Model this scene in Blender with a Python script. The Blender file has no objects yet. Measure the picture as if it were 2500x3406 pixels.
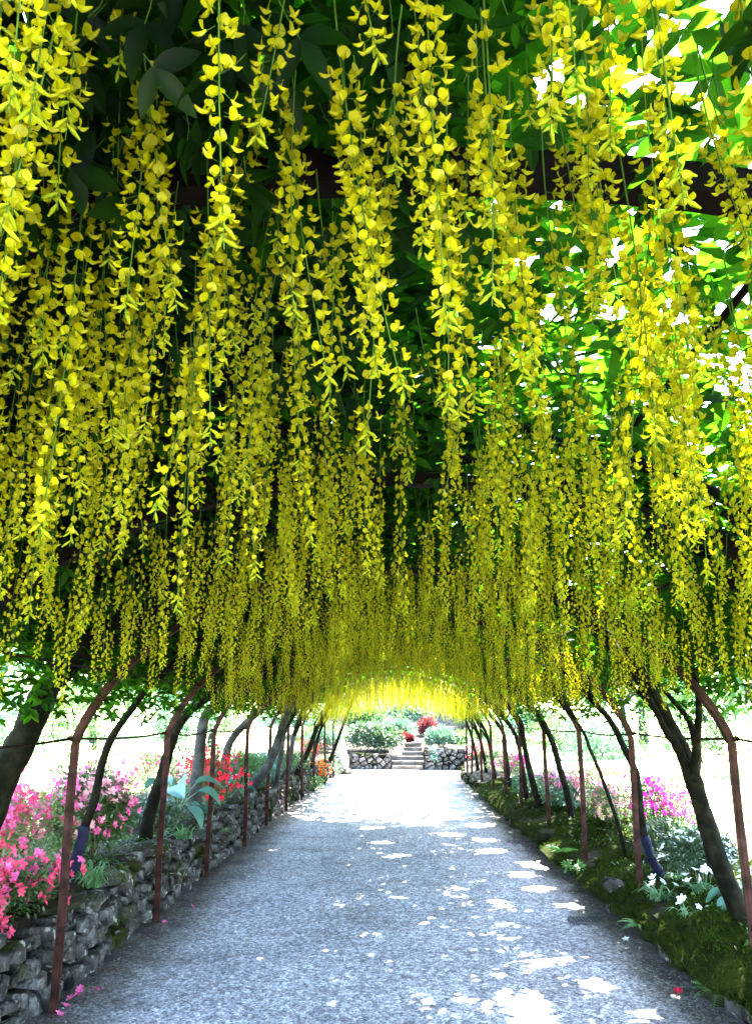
import bpy, math, random
import numpy as np
from mathutils import Vector

# ------------------------------------------------------------------ camera, sky, sun, exposure
scene = bpy.context.scene
col = scene.collection
cam_data = bpy.data.cameras.new('camera')
cam_data.sensor_fit = 'VERTICAL'
cam_data.sensor_height = 36.0
cam_data.lens = 36.0 * 2673.0 / 3406.0
cam_data.clip_start = 0.05
cam_data.clip_end = 1000.0
cam = bpy.data.objects.new('camera', cam_data)
col.objects.link(cam)
cam.location = (0, 0, 1.7)
cam.rotation_euler = (math.radians(90) + math.atan(692 / 2673), 0, math.atan(42 / 2673))
scene.camera = cam

SUN_EL = math.radians(61)
SUN_AZ = math.radians(30)            # measured from +Y towards +X
world = bpy.data.worlds.new('World')
scene.world = world
world.use_nodes = True
wn = world.node_tree.nodes
sky = wn.new('ShaderNodeTexSky')
sky.sky_type = 'NISHITA'
sky.sun_disc = False
sky.sun_elevation = SUN_EL
sky.sun_rotation = SUN_AZ
wn['Background'].inputs['Strength'].default_value = 0.15
world.node_tree.links.new(sky.outputs[0], wn['Background'].inputs['Color'])
SUN = Vector((math.sin(SUN_AZ) * math.cos(SUN_EL), math.cos(SUN_AZ) * math.cos(SUN_EL), math.sin(SUN_EL)))
sun_data = bpy.data.lights.new('sun', 'SUN')
sun_data.energy = 5.0
sun_data.angle = math.radians(0.7)
sun_data.color = (1.0, 0.95, 0.87)
sun = bpy.data.objects.new('sun', sun_data)
col.objects.link(sun)
sun.rotation_euler = SUN.to_track_quat('Z', 'Y').to_euler()

vs = scene.view_settings
vs.view_transform = 'Standard'
vs.look = 'None'
vs.gamma = 1.0
vs.use_curve_mapping = False
vs.exposure = 5.0
cy = scene.cycles
cy.use_denoising = True
cy.denoising_prefilter = 'ACCURATE'
cy.max_bounces = 8
cy.diffuse_bounces = 4
cy.glossy_bounces = 2
cy.transmission_bounces = 6
cy.transparent_max_bounces = 4
cy.use_adaptive_sampling = True
cy.adaptive_threshold = 0.01

rng = np.random.default_rng(7)
random.seed(7)

# ------------------------------------------------------------------ helpers
ORD = ['', 'first', 'second', 'third', 'fourth', 'fifth', 'sixth', 'seventh', 'eighth', 'ninth', 'tenth',
       'eleventh', 'twelfth', 'thirteenth', 'fourteenth', 'fifteenth', 'sixteenth']

def mesh_from(name, V, faces, mats, midx=None, smooth=False):
    """faces: list of integer arrays (n,k); midx: list of material index arrays or ints"""
    me = bpy.data.meshes.new(name)
    V = np.asarray(V, dtype=np.float32)
    faces = [np.asarray(f, dtype=np.int32) for f in faces if len(f)]
    loops = np.concatenate([f.ravel() for f in faces])
    tot = np.concatenate([np.full(len(f), f.shape[1], dtype=np.int32) for f in faces])
    start = np.concatenate([[0], np.cumsum(tot)[:-1]]).astype(np.int32)
    me.vertices.add(len(V)); me.vertices.foreach_set('co', V.ravel())
    me.loops.add(len(loops)); me.loops.foreach_set('vertex_index', loops)
    me.polygons.add(len(tot))
    me.polygons.foreach_set('loop_start', start)
    me.polygons.foreach_set('loop_total', tot)
    for m in mats:
        me.materials.append(m)
    if midx is not None:
        me.polygons.foreach_set('material_index', np.asarray(midx, dtype=np.int32))
    me.polygons.foreach_set('use_smooth', np.full(len(tot), bool(smooth)))
    me.update(calc_edges=True)
    return me

class MB:
    """collects pieces (verts, faces, material index) of ONE object"""
    def __init__(s):
        s.V = []; s.F = {3: [], 4: []}; s.M = {3: [], 4: []}; s.n = 0
    def add(s, V, F, m=0):
        V = np.asarray(V, dtype=float)
        for f in (F if isinstance(F, list) else [F]):
            f = np.asarray(f, dtype=int)
            if not len(f): continue
            k = f.shape[1]
            s.F[k].append(f + s.n); s.M[k].append(np.full(len(f), m))
        s.V.append(V); s.n += len(V)
        return s
    def mesh(s, name, mats, smooth=False):
        fs = []; ms = []
        for k in (3, 4):
            if s.F[k]:
                fs.append(np.concatenate(s.F[k])); ms.append(np.concatenate(s.M[k]))
        return mesh_from(name, np.concatenate(s.V), fs, mats, np.concatenate(ms), smooth)
    def obj(s, name, mats, parent=None, smooth=False, loc=(0, 0, 0)):
        return link(name, s.mesh(name, mats, smooth), parent, loc)

def link(name, me, parent=None, loc=(0, 0, 0)):
    o = bpy.data.objects.new(name, me)
    col.objects.link(o)
    o.location = loc
    if parent is not None: o.parent = parent
    return o

def tag(o, label=None, cat=None, group=None, kind=None):
    if label: o['label'] = label
    if cat: o['category'] = cat
    if group: o['group'] = group
    if kind: o['kind'] = kind
    return o

def thing(name, label, cat, loc=(0, 0, 0), group=None):
    o = bpy.data.objects.new(name, None)
    o.empty_display_size = 0.1
    col.objects.link(o)
    o.location = loc
    return tag(o, label, cat, group)

def box(x0, x1, y0, y1, z0, z1):
    V = np.array([(x, y, z) for z in (z0, z1) for y in (y0, y1) for x in (x0, x1)], float)
    F = np.array([(0, 2, 3, 1), (4, 5, 7, 6), (0, 1, 5, 4), (2, 6, 7, 3), (0, 4, 6, 2), (1, 3, 7, 5)])
    return V, F

def catmull(P, n):
    P = np.asarray(P, float)
    Q = np.vstack([2 * P[0] - P[1], P, 2 * P[-1] - P[-2]])
    out = []
    for i in range(1, len(Q) - 2):
        for t in np.linspace(0, 1, n, endpoint=False):
            a, b, c, d = Q[i - 1], Q[i], Q[i + 1], Q[i + 2]
            out.append(0.5 * (2 * b + (c - a) * t + (2 * a - 5 * b + 4 * c - d) * t * t + (3 * b - a - 3 * c + d) * t ** 3))
    out.append(P[-1])
    return np.array(out)

def tube(P, R, sides=8, wob=0.0, cap=True):
    P = np.asarray(P, float); n = len(P)
    R = np.broadcast_to(np.asarray(R, float), (n,))
    T = np.gradient(P, axis=0); T /= np.linalg.norm(T, axis=1)[:, None] + 1e-9
    ref = np.array([0.13, 0.97, 0.2]) if abs(T[0][1]) < 0.85 else np.array([0.9, 0.1, 0.3])
    V = []
    for i in range(n):
        u = np.cross(T[i], ref); u /= np.linalg.norm(u); w = np.cross(T[i], u)
        for k in range(sides):
            a = 2 * math.pi * k / sides
            r = R[i] * (1 + (wob * rng.uniform(-1, 1) if wob else 0))
            V.append(P[i] + r * (u * math.cos(a) + w * math.sin(a)))
    F = [(i * sides + k, i * sides + (k + 1) % sides, (i + 1) * sides + (k + 1) % sides, (i + 1) * sides + k)
         for i in range(n - 1) for k in range(sides)]
    F = [np.array(F)]
    if cap:
        V.append(P[-1] + T[-1] * R[-1] * 0.3); c = len(V) - 1; b = (n - 1) * sides
        F.append(np.array([(b + k, b + (k + 1) % sides, c) for k in range(sides)]))
        V.append(P[0]); c = len(V) - 1
        F.append(np.array([((k + 1) % sides, k, c) for k in range(sides)]))
    return np.array(V), F

def frames(n, fwd, up_hint):
    """rotation matrices whose columns are side, forward, normal"""
    f = fwd / (np.linalg.norm(fwd, axis=1)[:, None] + 1e-9)
    s = np.cross(f, up_hint); s /= np.linalg.norm(s, axis=1)[:, None] + 1e-9
    u = np.cross(s, f)
    return np.stack([s, f, u], axis=2)

def scatter(tv, tf, pos, rot, scl):
    """instances of a template joined into one array: tv (k,3), tf list of face arrays"""
    n = len(pos); k = len(tv)
    scl = np.asarray(scl, float)
    if scl.ndim == 1: scl = scl[:, None]
    W = tv[None, :, :] * scl[:, None, :]
    V = np.einsum('nij,nkj->nki', rot, W) + pos[:, None, :]
    off = (np.arange(n) * k)[:, None, None]
    F = [(f[None, :, :] + off).reshape(-1, f.shape[1]) for f in tf]
    return V.reshape(-1, 3), F

def rand_dirs(n, zlo=-1, zhi=1):
    z = rng.uniform(zlo, zhi, n); a = rng.uniform(0, 2 * math.pi, n); r = np.sqrt(1 - z * z)
    return np.stack([r * np.cos(a), r * np.sin(a), z], 1)

def leaf_template(w=0.22, fold=0.06, curl=0.0):
    V = np.array([(0, 0, 0), (-w, .32, fold), (-w * .8, .68, fold - curl * .5), (0, 1, -curl), (w * .8, .68, fold - curl * .5), (w, .32, fold)])
    return V, [np.array([(0, 3, 2, 1), (0, 5, 4, 3)])]

# ------------------------------------------------------------------ materials
def nodes_mat(name):
    m = bpy.data.materials.new(name); m.use_nodes = True
    nt = m.node_tree
    return m, nt, nt.nodes, nt.links, nt.nodes['Principled BSDF'], nt.nodes['Material Output']

def ramp(N, cols, pos=None):
    r = N.new('ShaderNodeValToRGB')
    e = r.color_ramp.elements
    pos = pos or [i / (len(cols) - 1) for i in range(len(cols))]
    while len(e) < len(cols): e.new(0.5)
    for i, (c, p) in enumerate(zip(cols, pos)):
        e[i].position = p; e[i].color = (*c, 1)
    return r

def solid(name, cols, scale=8.0, rough=0.85, bump=0.3, bscale=None, detail=6, dist=0.02, spec=0.04, coords='Object', metal=0.0, stain=None):
    m, nt, N, L, b, out = nodes_mat(name)
    tc = N.new('ShaderNodeTexCoord')
    geo = N.new('ShaderNodeNewGeometry')
    src = geo.outputs['Position'] if coords == 'World' else tc.outputs['Object']
    nz = N.new('ShaderNodeTexNoise'); nz.inputs['Scale'].default_value = scale; nz.inputs['Detail'].default_value = detail
    nz.inputs['Roughness'].default_value = 0.65
    L.new(src, nz.inputs['Vector'])
    r = ramp(N, cols, [0.3 + 0.4 * i / (len(cols) - 1) for i in range(len(cols))])
    L.new(nz.outputs['Fac'], r.inputs[0])
    L.new(r.outputs[0], b.inputs['Base Color'])
    if stain:   # lichen and moss patches that follow their own noise over the wall
        geo2 = geo.outputs['Position']; prev = r.outputs[0]
        for (c, sc, lo, hi) in stain:
            n3 = N.new('ShaderNodeTexNoise'); n3.inputs['Scale'].default_value = sc; n3.inputs['Detail'].default_value = 7
            L.new(geo2, n3.inputs['Vector'])
            mr = N.new('ShaderNodeMapRange'); mr.inputs['From Min'].default_value = lo; mr.inputs['From Max'].default_value = hi
            L.new(n3.outputs['Fac'], mr.inputs['Value'])
            mx = N.new('ShaderNodeMix'); mx.data_type = 'RGBA'; L.new(mr.outputs[0], mx.inputs['Factor'])
            L.new(prev, mx.inputs['A']); mx.inputs['B'].default_value = (*c, 1); prev = mx.outputs['Result']
        L.new(prev, b.inputs['Base Color'])
    b.inputs['Roughness'].default_value = rough
    b.inputs['Specular IOR Level'].default_value = spec
    b.inputs['Metallic'].default_value = metal
    n2 = N.new('ShaderNodeTexNoise'); n2.inputs['Scale'].default_value = bscale or scale * 3; n2.inputs['Detail'].default_value = 8
    L.new(src, n2.inputs['Vector'])
    bp = N.new('ShaderNodeBump'); bp.inputs['Strength'].default_value = bump; bp.inputs['Distance'].default_value = dist
    L.new(n2.outputs['Fac'], bp.inputs['Height']); L.new(bp.outputs[0], b.inputs['Normal'])
    return m

def leafy(name, c0, c1, t0, t1, trans=0.4, gloss=0.06, nscale=3.0, obj_var=0.0):
    """diffuse + translucent thin sheet; colour varies by small noise in space and per object"""
    m, nt, N, L, b, out = nodes_mat(name)
    N.remove(b)
    geo = N.new('ShaderNodeNewGeometry')
    nz = N.new('ShaderNodeTexNoise'); nz.inputs['Scale'].default_value = nscale; nz.inputs['Detail'].default_value = 4
    L.new(geo.outputs['Position'], nz.inputs['Vector'])
    fac = N.new('ShaderNodeMath'); fac.operation = 'ADD'
    L.new(nz.outputs['Fac'], fac.inputs[0])
    isl = N.new('ShaderNodeMath'); isl.operation = 'MULTIPLY_ADD'
    L.new(geo.outputs['Random Per Island'], isl.inputs[0]); isl.inputs[1].default_value = 0.5; isl.inputs[2].default_value = -0.25
    L.new(isl.outputs[0], fac.inputs[1])
    cd = ramp(N, [c0, c1], [0.25, 0.75]); ct = ramp(N, [t0, t1], [0.25, 0.75])
    L.new(fac.outputs[0], cd.inputs[0]); L.new(fac.outputs[0], ct.inputs[0])
    d = N.new('ShaderNodeBsdfDiffuse'); t = N.new('ShaderNodeBsdfTranslucent')
    L.new(cd.outputs[0], d.inputs['Color']); L.new(ct.outputs[0], t.inputs['Color'])
    mx = N.new('ShaderNodeMixShader'); mx.inputs[0].default_value = trans
    L.new(d.outputs[0], mx.inputs[1]); L.new(t.outputs[0], mx.inputs[2])
    if gloss > 0:
        g = N.new('ShaderNodeBsdfGlossy'); g.inputs['Roughness'].default_value = 0.42
        g.inputs['Color'].default_value = (0.8, 0.85, 0.8, 1)
        m2 = N.new('ShaderNodeMixShader'); m2.inputs[0].default_value = gloss
        L.new(mx.outputs[0], m2.inputs[1]); L.new(g.outputs[0], m2.inputs[2])
        L.new(m2.outputs[0], out.inputs['Surface'])
    else:
        L.new(mx.outputs[0], out.inputs['Surface'])
    return m

M = {}
M['petal'] = leafy('laburnum_petal', (.33, .285, .001), (.57, .515, .002), (.36, .325, .001), (.57, .525, .002), trans=.34, gloss=0.02, nscale=30)
M['stem'] = leafy('flower_stem', (.07, .14, .015), (.11, .19, .02), (.1, .2, .02), (.12, .24, .02), trans=.15, gloss=0.02)
M['bud'] = leafy('flower_bud', (.35, .42, .02), (.5, .5, .02), (.4, .45, .02), (.5, .5, .02), trans=.3, gloss=0)
M['leaf'] = leafy('laburnum_leaf', (.0025, .008, .0015), (.008, .021, .003), (.018, .10, .002), (.08, .27, .005), trans=.40, gloss=.008, nscale=6)
M['bark'] = solid('laburnum_bark', [(.002, .0018, .0012), (.006, .0055, .0035), (.018, .0165, .009)], scale=9, rough=.85, bump=.6, bscale=26, dist=.012)
M['bark_grey'] = solid('smooth_grey_bark', [(.012, .012, .011), (.034, .033, .031), (.075, .073, .068)], scale=7, rough=.8, bump=.4, bscale=30, dist=.008)
M['wrap'] = solid('tree_wrap_blue_black', [(.004, .004, .014), (.010, .010, .034)], scale=20, rough=.6, bump=.3, dist=.006, spec=.12)
M['rust'] = solid('rusty_iron', [(.009, .0045, .0035), (.034, .0125, .0095), (.06, .026, .02)], scale=11, rough=.75, bump=.35, bscale=60, dist=.004, spec=.08)
M['rod'] = solid('rusty_rod', [(.005, .0035, .003), (.016, .008, .006)], scale=14, rough=.7, bump=.2, dist=.002)
M['stone'] = solid('grey_wall_stone', [(.010, .0095, .009), (.06, .057, .053), (.26, .25, .24)], scale=6.5, rough=.9, bump=1.0, bscale=34, dist=.03, detail=9, stain=[((.022, .028, .006), 2.3, .54, .62), ((.30, .295, .27), 17.0, .60, .68), ((.008, .007, .006), 5.0, .56, .66)])
M['stone2'] = solid('brown_wall_stone', [(.016, .015, .013), (.05, .045, .04), (.12, .11, .098)], scale=7.5, rough=.9, bump=1.0, bscale=34, dist=.03, detail=9, stain=[((.022, .028, .006), 2.3, .54, .62), ((.30, .295, .27), 17.0, .60, .68), ((.008, .007, .006), 5.0, .56, .66)])
M['stone_moss'] = solid('mossy_wall_stone', [(.007, .007, .005), (.018, .019, .008), (.035, .034, .02)], scale=7, rough=.95, bump=.7, bscale=26, dist=.02, detail=9)
M['pale_stone'] = solid('pale_step_stone', [(.035, .03, .024), (.075, .066, .055), (.13, .118, .1)], scale=5, rough=.9, bump=.6, bscale=20, dist=.02)
M['pale_rock'] = solid('pale_rock', [(.12, .115, .1), (.25, .24, .22), (.38, .37, .34)], scale=4, rough=.9, bump=.6, bscale=18, dist=.02)
M['soil'] = solid('soil_shade_dark', [(.004, .003, .0025), (.010, .008, .006)], scale=9, rough=1, bump=.7, bscale=30, dist=.02, coords='World')
M['moss'] = solid('green_moss', [(.003, .005, .0012), (.012, .017, .003), (.03, .038, .006)], scale=5, rough=1, bump=.9, bscale=60, dist=.02, coords='World', detail=9)
M['mossblade'] = leafy('moss_blade', (.008, .016, .0025), (.034, .05, .007), (.02, .035, .003), (.05, .08, .008), trans=.25, gloss=0, nscale=4)
M['grate'] = solid('drain_iron', [(.05, .05, .05), (.11, .11, .11)], scale=20, rough=.6, bump=.2, dist=.002, metal=.3)
M['pit'] = solid('drain_pit', [(.004, .004, .004), (.01, .01, .01)], scale=10)
M['az_leaf'] = leafy('azalea_leaf', (.016, .048, .009), (.06, .13, .025), (.035, .11, .014), (.1, .22, .025), trans=.3, gloss=.06, nscale=5)
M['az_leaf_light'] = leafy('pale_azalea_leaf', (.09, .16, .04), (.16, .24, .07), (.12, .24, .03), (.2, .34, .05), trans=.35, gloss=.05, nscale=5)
M['dark_leaf'] = leafy('dark_evergreen_leaf', (.012, .035, .014), (.03, .075, .025), (.03, .08, .02), (.06, .12, .02), trans=.2, gloss=.08, nscale=4)
M['blue_leaf'] = leafy('blue_green_leaf', (.05, .14, .11), (.11, .24, .19), (.06, .2, .12), (.1, .28, .18), trans=.22, gloss=.08, nscale=9)
M['tree_leaf'] = leafy('garden_tree_leaf', (.025, .065, .016), (.07, .14, .04), (.05, .14, .02), (.11, .24, .04), trans=.35, gloss=.04, nscale=.8)
M['cool_leaf'] = leafy('cool_green_leaf', (.02, .07, .04), (.07, .15, .09), (.04, .13, .05), (.08, .2, .08), trans=.3, gloss=.06, nscale=1.2)
M['crimson'] = leafy('crimson_maple_leaf', (.035, .004, .006), (.09, .012, .014), (.1, .01, .012), (.16, .02, .02), trans=.35, gloss=.03, nscale=3)
M['grass'] = leafy('strap_leaf', (.06, .15, .05), (.13, .26, .1), (.1, .28, .05), (.16, .36, .1), trans=.35, gloss=.08, nscale=8)
M['fern'] = leafy('fern_frond', (.06, .17, .04), (.12, .28, .07), (.1, .32, .04), (.16, .4, .06), trans=.35, gloss=.04, nscale=8)
M['wood'] = solid('shrub_twig', [(.03, .02, .014), (.07, .05, .035)], scale=14, rough=.9)
M['cut'] = solid('cut_wood', [(.25, .18, .1), (.4, .31, .2)], scale=20, rough=.9)
FL = {
    'pink': ((.62, .06, .24), (.80, .20, .42)), 'rosered': ((.60, .03, .10), (.78, .12, .22)),
    'red': ((.62, .015, .045), (.78, .05, .09)), 'magenta': ((.50, .012, .27), (.70, .05, .42)),
    'orange': ((.80, .09, .012), (.85, .2, .03)), 'lilac': ((.5, .15, .5), (.66, .32, .66)),
    'palepink': ((.72, .28, .34), (.82, .46, .5)), 'white': ((.78, .80, .82), (.84, .85, .86)),
    'cream': ((.75, .6, .3), (.82, .72, .45)),
}
for k, (a, b_) in FL.items():
    M['fl_' + k] = leafy('blossom_' + k, a, b_, a, b_, trans=.3, gloss=0, nscale=20)

def path_material():
    m, nt, N, L, b, out = nodes_mat('gravel_path')
    geo = N.new('ShaderNodeNewGeometry')
    v1 = N.new('ShaderNodeTexVoronoi'); v1.inputs['Scale'].default_value = 85; L.new(geo.outputs['Position'], v1.inputs['Vector'])
    v2 = N.new('ShaderNodeTexVoronoi'); v2.inputs['Scale'].default_value = 34; L.new(geo.outputs['Position'], v2.inputs['Vector'])
    n1 = N.new('ShaderNodeTexNoise'); n1.inputs['Scale'].default_value = 1.1; n1.inputs['Detail'].default_value = 8; n1.inputs['Roughness'].default_value = .7
    L.new(geo.outputs['Position'], n1.inputs['Vector'])
    sep = N.new('ShaderNodeSeparateColor'); L.new(v1.outputs['Color'], sep.inputs[0])
    r1 = ramp(N, [(.085, .079, .081), (.255, .241, .247), (.365, .346, .35), (.7, .685, .68)], [.1, .45, .66, .95])
    L.new(sep.outputs[0], r1.inputs[0])
    sp2 = N.new('ShaderNodeSeparateColor'); L.new(v2.outputs['Color'], sp2.inputs[0])
    mg = N.new('ShaderNodeMath'); mg.operation = 'MULTIPLY_ADD'; mg.inputs[1].default_value = .42; L.new(sp2.outputs[1], mg.inputs[0])
    mh = N.new('ShaderNodeMath'); mh.operation = 'MULTIPLY'; mh.inputs[1].default_value = .62; L.new(sep.outputs[0], mh.inputs[0]); L.new(mh.outputs[0], mg.inputs[2])
    L.new(mg.outputs[0], r1.inputs[0])
    r2 = ramp(N, [(.55, .54, .53), (.95, .95, .95), (1.2, 1.2, 1.2)], [.28, .5, .72]); L.new(n1.outputs['Fac'], r2.inputs[0])
    mu = N.new('ShaderNodeMix'); mu.data_type = 'RGBA'; mu.blend_type = 'MULTIPLY'; mu.inputs['Factor'].default_value = 1
    L.new(r1.outputs[0], mu.inputs['A']); L.new(r2.outputs[0], mu.inputs['B'])
    # brown litter and damp earth gathered along both edges of the path
    sx = N.new('ShaderNodeSeparateXYZ'); L.new(geo.outputs['Position'], sx.inputs[0])
    ab = N.new('ShaderNodeMath'); ab.operation = 'ABSOLUTE'; L.new(sx.outputs[0], ab.inputs[0])
    n3 = N.new('ShaderNodeTexNoise'); n3.inputs['Scale'].default_value = 3.5; n3.inputs['Detail'].default_value = 9
    L.new(geo.outputs['Position'], n3.inputs['Vector'])
    ad = N.new('ShaderNodeMath'); ad.operation = 'MULTIPLY_ADD'; ad.inputs[1].default_value = .75
    L.new(n3.outputs['Fac'], ad.inputs[0]); L.new(ab.outputs[0], ad.inputs[2])
    er = N.new('ShaderNodeMapRange'); er.inputs['From Min'].default_value = 1.85; er.inputs['From Max'].default_value = 2.5
    L.new(ad.outputs[0], er.inputs['Value'])
    mx = N.new('ShaderNodeMix'); mx.data_type = 'RGBA'
    L.new(er.outputs[0], mx.inputs['Factor']); L.new(mu.outputs['Result'], mx.inputs['A']); mx.inputs['B'].default_value = (.06, .048, .045, 1)
    L.new(mx.outputs['Result'], b.inputs['Base Color'])
    b.inputs['Roughness'].default_value = .95; b.inputs['Specular IOR Level'].default_value = .15
    h = N.new('ShaderNodeMath'); h.operation = 'MULTIPLY_ADD'; h.inputs[1].default_value = .6
    L.new(v1.outputs['Distance'], h.inputs[0]); L.new(v2.outputs['Distance'], h.inputs[2])
    bp = N.new('ShaderNodeBump'); bp.inputs['Strength'].default_value = .7; bp.inputs['Distance'].default_value = .012; bp.invert = True
    L.new(h.outputs[0], bp.inputs['Height']); L.new(bp.outputs[0], b.inputs['Normal'])
    return m
M['path'] = path_material()

def ground_material():
    m, nt, N, L, b, out = nodes_mat('garden_ground')
    geo = N.new('ShaderNodeNewGeometry')
    sx = N.new('ShaderNodeSeparateXYZ'); L.new(geo.outputs['Position'], sx.inputs[0])
    ab = N.new('ShaderNodeMath'); ab.operation = 'ABSOLUTE'; L.new(sx.outputs[0], ab.inputs[0])
    n1 = N.new('ShaderNodeTexNoise'); n1.inputs['Scale'].default_value = .9; n1.inputs['Detail'].default_value = 10; n1.inputs['Roughness'].default_value = .7
    L.new(geo.outputs['Position'], n1.inputs['Vector'])
    n2 = N.new('ShaderNodeTexNoise'); n2.inputs['Scale'].default_value = 14; n2.inputs['Detail'].default_value = 8
    L.new(geo.outputs['Position'], n2.inputs['Vector'])
    soil = ramp(N, [(.008, .006, .004), (.02, .015, .010), (.03, .034, .012)], [.3, .55, .75]); L.new(n2.outputs['Fac'], soil.inputs[0])
    lawn = ramp(N, [(.10, .16, .05), (.18, .24, .09), (.26, .28, .15)], [.3, .5, .7]); L.new(n2.outputs['Fac'], lawn.inputs[0])
    ad = N.new('ShaderNodeMath'); ad.operation = 'MULTIPLY_ADD'; ad.inputs[1].default_value = 2.4
    L.new(n1.outputs['Fac'], ad.inputs[0]); L.new(ab.outputs[0], ad.inputs[2])
    mr = N.new('ShaderNodeMapRange'); mr.inputs['From Min'].default_value = 5.0; mr.inputs['From Max'].default_value = 6.0
    L.new(ad.outputs[0], mr.inputs['Value'])
    mx = N.new('ShaderNodeMix'); mx.data_type = 'RGBA'
    L.new(mr.outputs[0], mx.inputs['Factor']); L.new(soil.outputs[0], mx.inputs['A']); L.new(lawn.outputs[0], mx.inputs['B'])
    L.new(mx.outputs['Result'], b.inputs['Base Color'])
    b.inputs['Roughness'].default_value = 1; b.inputs['Specular IOR Level'].default_value = .1
    bp = N.new('ShaderNodeBump'); bp.inputs['Strength'].default_value = .6; bp.inputs['Distance'].default_value = .03
    L.new(n2.outputs['Fac'], bp.inputs['Height']); L.new(bp.outputs[0], b.inputs['Normal'])
    return m
M['ground'] = ground_material()

# ------------------------------------------------------------------ layout functions
def edgeL(y): return float(np.interp(y, [0, 14, 19, 27, 29.3], [-2.06, -2.06, -1.97, -1.66, -1.3]))
def edgeR(y): return float(np.interp(y, [0, 12, 25, 29.3], [1.97, 2.0, 2.12, 2.5]))
def mid(y): return 0.5 * (edgeL(y) + edgeR(y)) + 0.06
def bankL(x, y):
    d = max(0.0, edgeL(y) - .2 - x)
    return .50 + .05 * math.sin(y * 1.3) + .09 * min(d, 4) + .035 * max(0, d - 4) + .05 * math.sin(x * 1.7 + y * .6)
def bankR(x, y):
    d = max(0.0, x - edgeR(y) - .1)
    return .22 + .03 * math.sin(y * 1.1 + 1) + .22 * min(d, .5) + .06 * min(max(0, d - .5), 6) + .04 * max(0, d - 6.5) + .04 * math.sin(x * 1.3 + y * .8)
def ground_z(x, y):
    far = 0.0
    if y > 29.83:
        far = .52 + .085 * (y - 29.9)
        if 0 < x < 1.3: far = min(far, .36 * (y - 29.83) - .12)
    if x < edgeL(min(y, 29.3)) - .21: z = bankL(x, min(y, 29.3))
    elif x > edgeR(min(y, 29.3)) + .11: z = bankR(x, min(y, 29.3))
    else: z = -.004
    return max(z, far)

# ground sheet
ys = list(np.arange(-30, 29.5, .75)) + [29.5, 29.8, 29.86, 30.5, 31.5, 33, 35, 38, 42, 47, 55, 70, 100, 160]
offL = [-150, -90, -60, -40, -28, -20, -15, -11, -8.5, -6.5, -5, -4, -3, -2.2, -1.6, -1.1, -.8, -.6, -.4, -.25, -.205]
offR = [-o for o in offL[::-1]]
V = []; nx = None
for y in ys:
    el, er = edgeL(min(y, 29.3)), edgeR(min(y, 29.3))
    row = [el + o - .01 for o in offL] + ([el - .2, el * .5, 0, er * .5, er + .1] if y < 29.6 else [el - .2, -.03, .02, 1.28, 1.34]) + [er + o - .09 for o in offR]
    row[-len(offR)] = er + .115
    nx = len(row)
    for x in row: V.append((x, y, ground_z(x, y)))
F = np.array([(j * nx + i, j * nx + i + 1, (j + 1) * nx + i + 1, (j + 1) * nx + i) for j in range(len(ys) - 1) for i in range(nx - 1)])
g = MB().add(V, F).obj('ground', [M['ground']], smooth=True); tag(g, kind='structure')
# path sheet
py = np.arange(-10, 29.8, .3); V = []
for y in py:
    for t in np.linspace(0, 1, 9):
        el, er = edgeL(y) - .12, edgeR(y) + .06
        V.append((el + (er - el) * t, y, .001 + .006 * math.sin(y * 2.1 + t * 9) * math.sin(t * math.pi) + .006))
F = np.array([(j * 9 + i, j * 9 + i + 1, (j + 1) * 9 + i + 1, (j + 1) * 9 + i) for j in range(len(py) - 1) for i in range(8)])
p = MB().add(V, F).obj('path', [M['path']], smooth=True); tag(p, kind='structure')

# ------------------------------------------------------------------ rubble walls (every stone its own piece)
def clip(poly, a, b):
    """keep the half plane nearer to a than to b"""
    m = (a + b) / 2; d = b - a; out = []
    for i in range(len(poly)):
        p, q = poly[i], poly[(i + 1) % len(poly)]
        sp, sq = np.dot(p - m, d), np.dot(q - m, d)
        if sp <= 0: out.append(p)
        if (sp < 0 < sq) or (sq < 0 < sp): out.append(p + (q - p) * sp / (sp - sq))
    return out

def voronoi(pts, s0, s1, z0, z1):
    P = np.array(pts); cells = []
    for i, a in enumerate(P):
        d = np.sum((P - a) ** 2, 1); nb = np.argsort(d)[1:16]
        poly = [np.array(c, float) for c in ((s0, z0), (s1, z0), (s1, z1), (s0, z1))]
        for j in nb:
            poly = clip(poly, a, P[j])
            if len(poly) < 3: break
        cells.append(poly)
    return cells

def stone_piece(poly, depth, bulge, gap):
    """polygon in (s,z) -> a stone: local axes s, n(out), z"""
    P = np.array(poly); c = P.mean(0)
    keep = [P[0]]
    for q in P[1:]:
        if np.linalg.norm(q - keep[-1]) > .022: keep.append(q)
    P = np.array(keep)
    if len(P) < 3: return None
    P = c + (P - c) * (1 - gap / max(.03, np.linalg.norm(P - c, axis=1).min() * 1.0 + .01))
    P = P + rng.normal(0, .005, P.shape)
    n = len(P); tilt = rng.normal(0, .12, 2); push = rng.uniform(-.05, .04)
    V = []
    for k, (sc, o) in enumerate(((.70, -depth), (1.0, 0.0), (.82, bulge))):
        Q = c + (P - c) * sc
        for q in Q:
            V.append((q[0], o + push + (tilt[0] * (q[0] - c[0]) + tilt[1] * (q[1] - c[1]) if k else 0) + (rng.normal(0, .007) if k else 0), q[1]))
    V.append((c[0] + rng.normal(0, .01), bulge * rng.uniform(.9, 1.5) + push, c[1] + rng.normal(0, .008)))
    V.append((c[0], -depth, c[1]))
    F4 = [(r * n + i, r * n + (i + 1) % n, (r + 1) * n + (i + 1) % n, (r + 1) * n + i) for r in (0, 1) for i in range(n)]
    F3 = [(2 * n + i, 2 * n + (i + 1) % n, 3 * n) for i in range(n)] + [((i + 1) % n, i, 3 * n + 1) for i in range(n)]
    return np.array(V), [np.array(F4), np.array(F3)], c

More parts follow.
